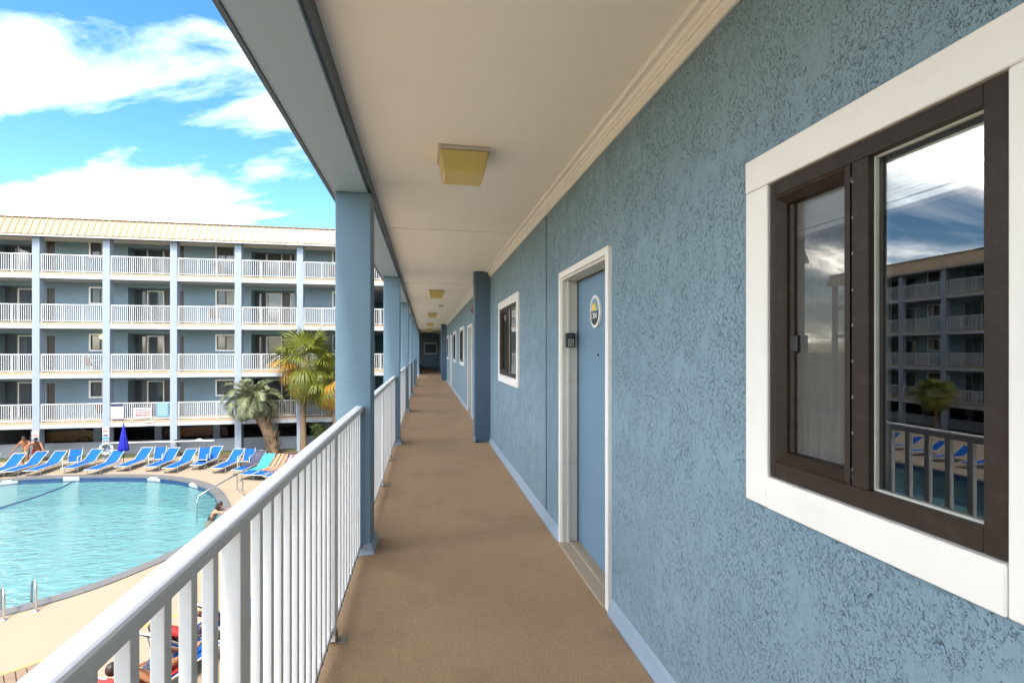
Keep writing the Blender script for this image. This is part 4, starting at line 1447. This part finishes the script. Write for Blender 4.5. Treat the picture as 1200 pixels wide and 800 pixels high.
# ------------------------------------------------------------------ palms and shrub
def pinnate(L_, droop, seed):
    """feather frond along +x, arching down; leaflets in two ranks"""
    rnd = random.Random(seed)
    st, lf = MB(), MB()
    pts = []
    ang = 0.35
    p = Vector((0, 0, 0))
    ns = 18
    for i in range(ns + 1):
        pts.append(p.copy())
        p = p + Vector((math.cos(ang), 0, math.sin(ang))) * (L_ / ns)
        ang -= droop / ns * (0.4 + 1.2 * i / ns)
    st.tube(pts, [0.03 * (1 - 0.8 * i / ns) + 0.004 for i in range(ns + 1)], 5)
    m_ = 62
    for k in range(m_):
        t = 0.16 + 0.84 * k / m_
        f = t * ns
        i = min(int(f), ns - 1)
        b = pts[i].lerp(pts[i + 1], f - i)
        d = (pts[i + 1] - pts[i]).normalized()
        nrm = Vector((-d.z, 0, d.x))
        ln = 0.52 * math.sin(math.pi * (0.12 + 0.86 * t)) ** 0.6 * rnd.uniform(0.85, 1.1)
        for s in (-1, 1):
            dirv = (d * 0.65 + Vector((0, s, 0)) * rnd.uniform(0.6, 0.95) + nrm * rnd.uniform(0.15, 0.6)).normalized()
            mid = b + dirv * ln * 0.55
            tip = b + dirv * ln + Vector((0, 0, -0.22 * ln)) + Vector((rnd.uniform(-.03, .03),) * 3)
            wv_ = d * 0.022
            lf.add([b - wv_ * .6, b + wv_ * .6, mid + wv_, mid - wv_, tip], [(0, 1, 2, 3), (3, 2, 4)])
    return st.mesh('stalk', M['stem']), lf.mesh('frond', M['frond1'])


def fan(seed, rad=0.85, pet=0.9, droop=0.5):
    rnd = random.Random(seed)
    st, lf = MB(), MB()
    end = Vector((pet, 0, -0.12 * pet))
    st.tube([(0, 0, 0), (pet * .5, 0, 0.03), end], [0.022, 0.017, 0.012], 5)
    ns = 36
    for k in range(ns):
        a = (k / (ns - 1) * 2 - 1) * 2.3 + rnd.uniform(-.04, .04)
        ln = rad * (1 - 0.28 * (abs(a) / 2.5) ** 2) * rnd.uniform(0.9, 1.08)
        d = Vector((math.cos(a), math.sin(a), 0))
        side = Vector((-d.y, d.x, 0))
        fold = 0.04 if k % 2 else -0.04
        prev = None
        vs = []
        for j, t in enumerate((0.03, 0.35, 0.62, 0.84, 1.0)):
            q = end + d * ln * t * (1 - 0.10 * t * t * droop) + Vector((0, 0, fold * (t < .7) - droop * ln * t ** 3.0 * 0.62 - 0.10 * abs(math.sin(a)) * t))
            w = ln * (0.006, 0.030, 0.024, 0.013, 0.002)[j]
            vs += [q - side * w, q + side * w]
        lf.add(vs, [(2 * j, 2 * j + 1, 2 * j + 3, 2 * j + 2) for j in range(4)])
    return st.mesh('stalk', M['stem']), lf


# feather palm with thick leaning trunk
palm = thing('feather_palm', 'grey-green feather palm with thick leaning shaggy trunk behind the loungers', 'palm', (-8.5, 29.95, DZ + 0.05))
tr = [Vector(p) for p in ((0, 0, -0.1), (-0.15, 0, 0.7), (-0.45, 0, 1.6), (-0.8, 0, 2.4), (-1.1, 0, 3.0), (-1.22, 0, 3.3))]
MB().tube(tr, [0.30, 0.29, 0.31, 0.33, 0.30, 0.16], 14).build('trunk', M['bark'], palm)
bm_ = MB().add([(-0.05, 0, 0), (0.05, 0, 0), (0.045, 0.10, 0.22), (-0.045, 0.10, 0.22), (-0.02, 0.16, 0.46), (0.02, 0.16, 0.46),
                (0, 0.05, 0.05), (0, 0.145, 0.24)], [(0, 1, 2, 3), (3, 2, 5, 4), (0, 6, 1), (3, 7, 2)]).mesh('leaf_base', M['boot'])
rnd = random.Random(3)
for k in range(150):
    t = rnd.uniform(0.2, 4.7)
    i = int(t)
    c_ = tr[i].lerp(tr[i + 1], t - i)
    a = k * 2.399
    rr = 0.27 + 0.03 * (t > 2)
    sc = rnd.uniform(0.7, 1.25)
    o = link('leaf_base', bm_, palm, (c_.x + rr * math.cos(a), c_.y + rr * math.sin(a), c_.z - 0.05), (rnd.uniform(-.2, .1), rnd.uniform(-.15, .15) , a - math.pi / 2), (sc, sc, sc * rnd.uniform(.8, 1.3)))
fr_var = [pinnate(1.75, 1.8, 1), pinnate(1.65, 2.6, 2), pinnate(1.55, 3.1, 3), pinnate(1.8, 2.2, 4)]
crown = tr[-1]
for k in range(40):
    a = k * 2.399 + rnd.uniform(-.2, .2)
    el = R(82 - 118 * (k / 40) ** 0.85)
    v = fr_var[(0 if k < 6 else 3) if k < 14 else (1 if k < 28 else 2)]
    s = rnd.uniform(0.85, 1.05) * (1 if k < 30 else 0.85)
    o = link('frond', v[1], palm, tuple(crown + Vector((0.1 * math.cos(a), 0.1 * math.sin(a), -0.006 * k))), (0, -(el - 0.35), a), (s, s, s))
    link('stalk', v[0], o)

# cabbage palm with fan leaves
sab = thing('fan_palm', 'tall slender palm with yellow-green fan leaves beside the first column', 'palm', (-6.95, 29.95, DZ + 0.05))
st_ = [Vector(p) for p in ((0, 0, -0.1), (0.0, 0, 1.2), (-0.03, 0, 2.6), (0.05, 0, 3.9), (0.15, 0, 5.1), (0.22, 0, 5.6))]
MB().tube(st_, [0.20, 0.16, 0.155, 0.16, 0.19, 0.12], 12).build('trunk', M['bark'], sab)
fv = []
for i, dr in enumerate((0.35, 0.8, 1.25, 1.0)):
    s0, lfm = fan(20 + i, 1.12, 1.0, dr)
    fv.append((s0, lfm.mesh('fan_leaf', M['frond2']), lfm.mesh('fan_leaf', M['frond3'])))
top = st_[-1]
rnd = random.Random(11)
for k in range(40):
    a = k * 2.399 + rnd.uniform(-.25, .25)
    el = R(78 - 150 * (k / 40) ** 0.9)
    vi = 0 if k < 9 else (1 if k < 20 else (3 if k < 29 else 2))
    s = rnd.uniform(0.85, 1.15)
    brown = math.cos(a - math.pi) > 0.55 and 15 < k
    o = link('fan_leaf', fv[vi][2 if brown else 1], sab, tuple(top + Vector((0.08 * math.cos(a), 0.08 * math.sin(a), -0.012 * k))), (rnd.uniform(-.5, .5), -el, a), (s, s, s))
    link('stalk', fv[vi][0], o)

sh = thing('shrub', 'small leafy green shrub beside the tall palm trunk', 'shrub', (-6.0, 30.2, DZ + 0.05))
mbl, mbs = MB(), MB()
rnd = random.Random(5)
for k in range(26):
    a = rnd.uniform(0, 6.28); sp = rnd.uniform(0.1, 0.6); h = rnd.uniform(0.9, 2.0)
    tip = Vector((sp * math.cos(a), sp * math.sin(a), h))
    mbs.tube([(0, 0, 0), tip * 0.5 + Vector((0, 0, 0.1)), tip], [0.016, 0.010, 0.004], 5)
    for j in range(34):
        t = rnd.uniform(0.3, 1.02)
        c_ = tip * t + Vector((rnd.gauss(0, .09), rnd.gauss(0, .09), rnd.gauss(0, .07)))
        d = Vector((rnd.uniform(-1, 1), rnd.uniform(-1, 1), rnd.uniform(-.4, .6))).normalized()
        s_ = d.cross(Vector((rnd.uniform(-.4, .4), rnd.uniform(-.4, .4), 1))).normalized()
        l_ = rnd.uniform(0.09, 0.15)
        mbl.add([c_, c_ + d * l_ * .5 + s_ * l_ * .28, c_ + d * l_, c_ + d * l_ * .5 - s_ * l_ * .28], [(0, 1, 2, 3)])
mbs.build('branches', M['bark'], sh)
mbl.build('foliage', M['bushleaf'], sh)['kind'] = 'stuff'


# ------------------------------------------------------------------ people
def skin_mesh(verts, edges, levels=1):
    """verts: list of (co, radius). returns an evaluated mesh grown round the skeleton"""
    me = bpy.data.meshes.new('figure')
    me.from_pydata([v[0] for v in verts], edges, [])
    o = bpy.data.objects.new('figure', me)
    C.objects.link(o)
    o.modifiers.new('skin', 'SKIN')
    for i, v in enumerate(verts):
        sv = me.skin_vertices[0].data[i]
        sv.radius = (v[1], v[1]) if not isinstance(v[1], tuple) else v[1]
        sv.use_root = (i == 0)
    s = o.modifiers.new('sub', 'SUBSURF')
    s.levels = s.render_levels = levels
    bpy.context.view_layer.update()
    out = bpy.data.meshes.new_from_object(o.evaluated_get(bpy.context.evaluated_depsgraph_get()))
    bpy.data.objects.remove(o)
    return out


def figure(label, J, skin, hairlen, cloth, loc, rz=0, female=False):
    """J: joint positions in metres, ground at z = 0"""
    root = thing('person', label, 'person', loc, rz)
    V_ = {k: Vector(v) for k, v in J.items()}
    names, vs, es = [], [], []

    def add(nm, co, r):
        names.append(nm); vs.append((tuple(co), r)); return len(vs) - 1
    def e(a, b): es.append((names.index(a), names.index(b)))
    add('pelvis', V_['pelvis'], 0.135)
    add('waist', V_['pelvis'].lerp(V_['chest'], 0.5), 0.115 if not female else 0.10)
    add('chest', V_['chest'], 0.145 if not female else 0.125)
    add('neck', V_['neck'], 0.060)
    hd = (V_['head'] - V_['neck'])
    add('skull', V_['neck'] + hd * 0.55, 0.062)
    for a, b in (('pelvis', 'waist'), ('waist', 'chest'), ('chest', 'neck'), ('neck', 'skull')): e(a, b)
    for s in 'lr':
        add('sh' + s, V_['sh' + s], 0.062); add('el' + s, V_['el' + s], 0.042); add('wr' + s, V_['wr' + s], 0.030)
        d = (V_['wr' + s] - V_['el' + s]).normalized()
        add('pa' + s, V_['wr' + s] + d * 0.07, (0.038, 0.022))
        e('chest', 'sh' + s); e('sh' + s, 'el' + s); e('el' + s, 'wr' + s); e('wr' + s, 'pa' + s)
        add('hi' + s, V_['hi' + s], 0.098); add('th' + s, V_['hi' + s].lerp(V_['kn' + s], .5), 0.080); add('kn' + s, V_['kn' + s], 0.058)
        add('ca' + s, V_['kn' + s].lerp(V_['an' + s], .35), 0.056); add('an' + s, V_['an' + s], 0.038); add('to' + s, V_['to' + s], (0.042, 0.028))
        e('pelvis', 'hi' + s); e('hi' + s, 'th' + s); e('th' + s, 'kn' + s); e('kn' + s, 'ca' + s); e('ca' + s, 'an' + s); e('an' + s, 'to' + s)
    me = skin_mesh(vs, es, 2)
    # head, ears, nose and fingers join the same body mesh
    bm = bmesh.new()
    bm.from_mesh(me)
    up = hd.normalized()
    fw = Vector(J['face']).normalized()
    fw = (fw - up * fw.dot(up)).normalized()
    sd_ = up.cross(fw)
    hc = V_['head']
    rot = Matrix((sd_, fw, up)).transposed().to_4x4()
    T = Matrix.Translation(hc) @ rot
    bmesh.ops.create_uvsphere(bm, u_segments=16, v_segments=12, radius=1, matrix=T @ Matrix.Diagonal((0.078, 0.098, 0.118, 1)))
    bmesh.ops.create_uvsphere(bm, u_segments=10, v_segments=8, radius=1, matrix=T @ Matrix.Translation((0, 0.035, -0.07)) @ Matrix.Diagonal((0.052, 0.058, 0.05, 1)))
    bmesh.ops.create_cone(bm, segments=6, radius1=0.018, radius2=0.006, depth=0.05, cap_ends=True, matrix=T @ Matrix.Translation((0, 0.10, -0.02)) @ Matrix.Rotation(R(-20), 4, 'X'))
    for s in (-1, 1):
        bmesh.ops.create_uvsphere(bm, u_segments=8, v_segments=6, radius=1, matrix=T @ Matrix.Translation((s * 0.08, -0.005, -0.01)) @ Matrix.Diagonal((0.012, 0.022, 0.032, 1)))
    mbf = MB()
    for s in 'lr':
        d = (V_['wr' + s] - V_['el' + s]).normalized()
        pa = V_['wr' + s] + d * 0.09
        ax = d.cross(up if abs(d.dot(up)) < .9 else fw).normalized()
        nr = ax.cross(d)
        for k in range(4):
            o_ = pa + ax * (k - 1.5) * 0.019
            ln = (0.066, 0.078, 0.074, 0.058)[k]
            mbf.tube([o_ - d * 0.02, o_ + d * ln * .5, o_ + d * ln * .95 - nr * 0.02], [0.010, 0.009, 0.006], 6)
        o_ = V_['wr' + s] + d * 0.04 + ax * 0.03
        mbf.tube([o_, o_ + d * 0.035 + ax * 0.022, o_ + d * 0.065 + ax * 0.026], [0.012, 0.010, 0.007], 6)
    tmp = mbf.mesh('tmp')
    bm.from_mesh(tmp)
    for f in bm.faces: f.smooth = True
    body = bpy.data.meshes.new('body')
    bm.to_mesh(body); bm.free()
    body.materials.clear(); body.materials.append(M[skin])
    link('body', body, root)
    # eyes and mouth
    eb = MB()
    for s in (-1, 1):
        q = T @ Vector((s * 0.030, 0.089, 0.012))
        eb.lathe([(0, 0.011), (0.008, 0.007), (0.011, 0), (0.008, -0.007), (0, -0.011)], tuple(q), 8)
    eb.build('eyes', M['hair'], root)
    # hair cap
    bm = bmesh.new()
    bmesh.ops.create_uvsphere(bm, u_segments=18, v_segments=14, radius=1, matrix=Matrix.Translation((0, -0.012, 0.014)) @ Matrix.Diagonal((0.088, 0.104, 0.120, 1)))
    bmesh.ops.delete(bm, geom=[v for v in bm.verts if (v.co.y > 0.03 and v.co.z < 0.055) or v.co.z < -0.07], context='VERTS')
    if hairlen > 0:
        for v in bm.verts:
            if v.co.z < 0.0 and v.co.y < 0.03:
                v.co.z -= hairlen * min(1, -v.co.z / 0.07); v.co.x *= 0.95
    bmesh.ops.transform(bm, matrix=T, verts=bm.verts[:])
    for f in bm.faces: f.smooth = True
    hm = bpy.data.meshes.new('hair'); bm.to_mesh(hm); bm.free()
    hm.materials.append(M['hair'])
    link('hair', hm, root)
    for (nm, m, part) in cloth:
        if part == 'shorts':
            k = 1.10
            cv = [(tuple(V_['pelvis'].lerp(V_['chest'], 0.22)), 0.128), (tuple(V_['pelvis']), 0.148)]
            ce = [(0, 1)]
            for s in 'lr':
                b = len(cv)
                cv += [(tuple(V_['hi' + s]), 0.112), (tuple(V_['hi' + s].lerp(V_['kn' + s], .42)), 0.098), (tuple(V_['hi' + s].lerp(V_['kn' + s], .68)), 0.088)]
                ce += [(1, b), (b, b + 1), (b + 1, b + 2)]
        elif part == 'bikini':
            cv = [(tuple(V_['pelvis'].lerp(V_['chest'], 0.15)), 0.135), (tuple(V_['pelvis']), 0.146)]
            ce = [(0, 1)]
            for s in 'lr':
                b = len(cv); cv += [(tuple(V_['hi' + s]), 0.108)]; ce += [(1, b)]
        else:   # top
            a, b = (0.0, 1.0) if part == 'suit' else ((0.35, 1.0) if part == 'shirt' else (0.72, 1.0))
            cv = [(tuple(V_['pelvis'].lerp(V_['chest'], a)), 0.135), (tuple(V_['pelvis'].lerp(V_['chest'], (a + b) / 2)), 0.126), (tuple(V_['chest']), 0.156 if not female else 0.137)]
            ce = [(0, 1), (1, 2)]
            if part == 'shirt':
                for s in 'lr':
                    q = len(cv); cv += [(tuple(V_['sh' + s]), 0.074), (tuple(V_['sh' + s].lerp(V_['el' + s], .55)), 0.064)]; ce += [(2, q), (q, q + 1)]
        cm = skin_mesh(cv, ce, 2)
        cm.materials.clear(); cm.materials.append(M[m])
        for p in cm.polygons: p.use_smooth = True
        link(nm, cm, root)
    return root


# bending over the lounger, reaching to the right
figure('tanned person in maroon shorts bending over a lounger with one arm reaching right', dict(
    pelvis=(0.0, 0.1, 0.92), chest=(0.14, -0.16, 1.22), neck=(0.22, -0.30, 1.36), head=(0.28, -0.38, 1.46), face=(0.5, -1, -0.4),
    shl=(0.32, -0.14, 1.27), ell=(0.52, -0.32, 1.08), wrl=(0.70, -0.50, 0.98), shr=(0.0, -0.28, 1.27), elr=(-0.16, -0.42, 1.06), wrr=(-0.05, -0.55, 0.86),
    hil=(0.10, 0.11, 0.87), knl=(0.12, 0.02, 0.48), anl=(0.12, 0.1, 0.08), tol=(0.13, -0.08, 0.03),
    hir=(-0.10, 0.11, 0.87), knr=(-0.12, 0.02, 0.48), anr=(-0.12, 0.1, 0.08), tor=(-0.13, -0.08, 0.03)),
    'skin', 0.0, [('shorts', 'maroon', 'shorts')], (-20.15, 29.55, DZ))
figure('tanned person in grey-green shorts standing with hunched back beside the one in maroon', dict(
    pelvis=(0.0, 0.0, 0.90), chest=(0.05, -0.10, 1.22), neck=(0.08, -0.20, 1.38), head=(0.11, -0.28, 1.48), face=(0.8, -1, -0.6),
    shl=(0.22, -0.08, 1.28), ell=(0.28, -0.20, 1.02), wrl=(0.26, -0.40, 0.86), shr=(-0.13, -0.14, 1.28), elr=(-0.30, -0.18, 1.04), wrr=(-0.40, -0.26, 0.82),
    hil=(0.10, 0.01, 0.86), knl=(0.12, -0.06, 0.47), anl=(0.12, 0.02, 0.08), tol=(0.13, -0.16, 0.03),
    hir=(-0.10, 0.01, 0.86), knr=(-0.12, -0.05, 0.47), anr=(-0.12, 0.04, 0.08), tor=(-0.14, -0.14, 0.03)),
    'skin', 0.0, [('shorts', 'darkgreen', 'shorts')], (-20.72, 29.75, DZ))
# swimmer leaning on the rim
figure('swimmer with dark hair and black swimsuit leaning on the pool edge beside the stair rail', dict(
    pelvis=(-0.25, -0.05, -0.35), chest=(-0.08, -0.02, 0.05), neck=(0.04, 0.0, 0.22), head=(0.10, 0.0, 0.33), face=(0.8, 0.4, 0.05),
    shl=(-0.02, 0.18, 0.12), ell=(0.22, 0.24, 0.06), wrl=(0.44, 0.20, 0.12), shr=(0.0, -0.18, 0.12), elr=(0.28, -0.24, 0.10), wrr=(0.52, -0.16, 0.12),
    hil=(-0.28, 0.06, -0.40), knl=(-0.40, 0.08, -0.80), anl=(-0.65, 0.08, -1.05), tol=(-0.80, 0.08, -1.12),
    hir=(-0.28, -0.15, -0.40), knr=(-0.35, -0.17, -0.80), anr=(-0.6, -0.15, -1.05), tor=(-0.75, -0.15, -1.12)),
    'skin2', 0.14, [('swimsuit', 'swim', 'suit')], (-7.72, 20.0, DZ - 0.06), female=True)

# sunbathers below the railing
near_l = [((-4.75, 9.25), 158, 'blue lounger with red towel below the foreground railing'), ((-4.72, 10.45), 155, 'blue lounger with the sunbather in red floral cloth below the foreground railing'),
          ((-4.15, 11.35), 150, 'empty blue lounger seen between the foreground balusters')]
nls = []
for (x, y), a, lab in near_l:
    o = copy_tree(proto)
    o.scale = (1, 1, 1)
    o.location = (x, y, DZ); o.rotation_euler = (0, 0, R(a)); o['label'] = lab; o['group'] = 'loungers below the walkway'
    nls.append(o)


def sunbather(label, lg, cloth, skin, female, hair):
    J = dict(pelvis=(0, -0.05, 0.50), chest=(0, 0.22, 0.74), neck=(0, 0.37, 0.88), head=(0, 0.46, 0.99), face=(0.1, -0.8, 0.7),
             shl=(0.19, 0.24, 0.80), ell=(0.36, 0.06, 0.62), wrl=(0.26, -0.16, 0.60), shr=(-0.19, 0.24, 0.80), elr=(-0.37, 0.12, 0.60), wrr=(-0.30, -0.10, 0.52),
             hil=(0.10, -0.12, 0.47), knl=(0.14, -0.52, 0.70), anl=(0.13, -0.86, 0.46), tol=(0.13, -1.04, 0.46),
             hir=(-0.10, -0.12, 0.47), knr=(-0.12, -0.55, 0.50), anr=(-0.12, -0.96, 0.45), tor=(-0.13, -1.08, 0.55))
    f = figure(label, J, skin, hair, cloth, lg.location, lg.rotation_euler.z, female)
    return f


sunbather('sunbather in red floral top and dark print shorts lying below the railing', nls[1], [('top', 'redfloral', 'shirt'), ('shorts', 'navyprint', 'shorts')], 'skin2', True, 0.10)
sunbather('sunbather in dark print shorts with raised knee on the nearest lounger', nls[0], [('shorts', 'navyprint', 'shorts')], 'skin', False, 0.0)
lgs.append(nls[0]); towel(len(lgs) - 1, 'redfloral', 'red towel on the lounger below the foreground railing', 0.5)
lgs[-1] = nls[2]

# ------------------------------------------------------------------ far balconies and the west deck (seen in the window reflection)
M['darksling'] = mat('brown_patio_sling', (0.11, 0.075, 0.055), 0.7, 0.1)
BC = [((-12.1, 31.75), 3, 170, 'brown patio chair on the top far balcony right of the umbrella'), ((-12.4, 31.7), 2, 200, 'brown patio chair on the third storey far balcony'),
      ((-19.0, 31.8), 1, 160, 'brown patio chair on the second storey far balcony left of the umbrella'), ((-5.6, 31.7), 3, 190, 'brown patio chair on the top far balcony above the palms'),
      ((-18.3, 31.7), 0, 190, 'brown patio chair on the lowest far balcony left of the umbrella')]
for (x, y), lv, a, lab in BC:
    c = copy_tree(cproto)
    c.name = 'patio_chair'
    c.location = (x, y, FL[lv] + 0.004); c.rotation_euler = (0, 0, R(a)); c['label'] = lab; c['group'] = 'patio chairs on the far balconies'
    for ch in c.children:
        if ch.name.startswith(('seat', 'backrest')):
            ch.data = ch.data.copy(); ch.data.materials[0] = M['darksling']
for k in range(5):
    o = copy_tree(proto)
    o.location = (-26.6 - 0.15 * k, 20.5 + 1.5 * k, DZ); o.rotation_euler = (0, 0, R(90 + 4 * k))
    o['label'] = ('first', 'second', 'third', 'fourth', 'fifth')[4 - k] + ' blue lounger from the left in the foreground window reflection'; o['group'] = 'loungers reflected in the window'
wp = copy_tree(sab)
wp.location = (-34.6, 29.5, DZ - 0.02); wp.scale = (0.72, 0.72, 0.55); wp['label'] = 'palm in front of the reflected building in the foreground window'

p2 = copy_tree(sab)
p2.location = (-5.25, 30.15, DZ + 0.05); p2.rotation_euler = (0, 0, R(140)); p2.scale = (0.95, 0.95, 0.80); p2['label'] = 'shorter fan palm mostly hidden behind the first blue column'
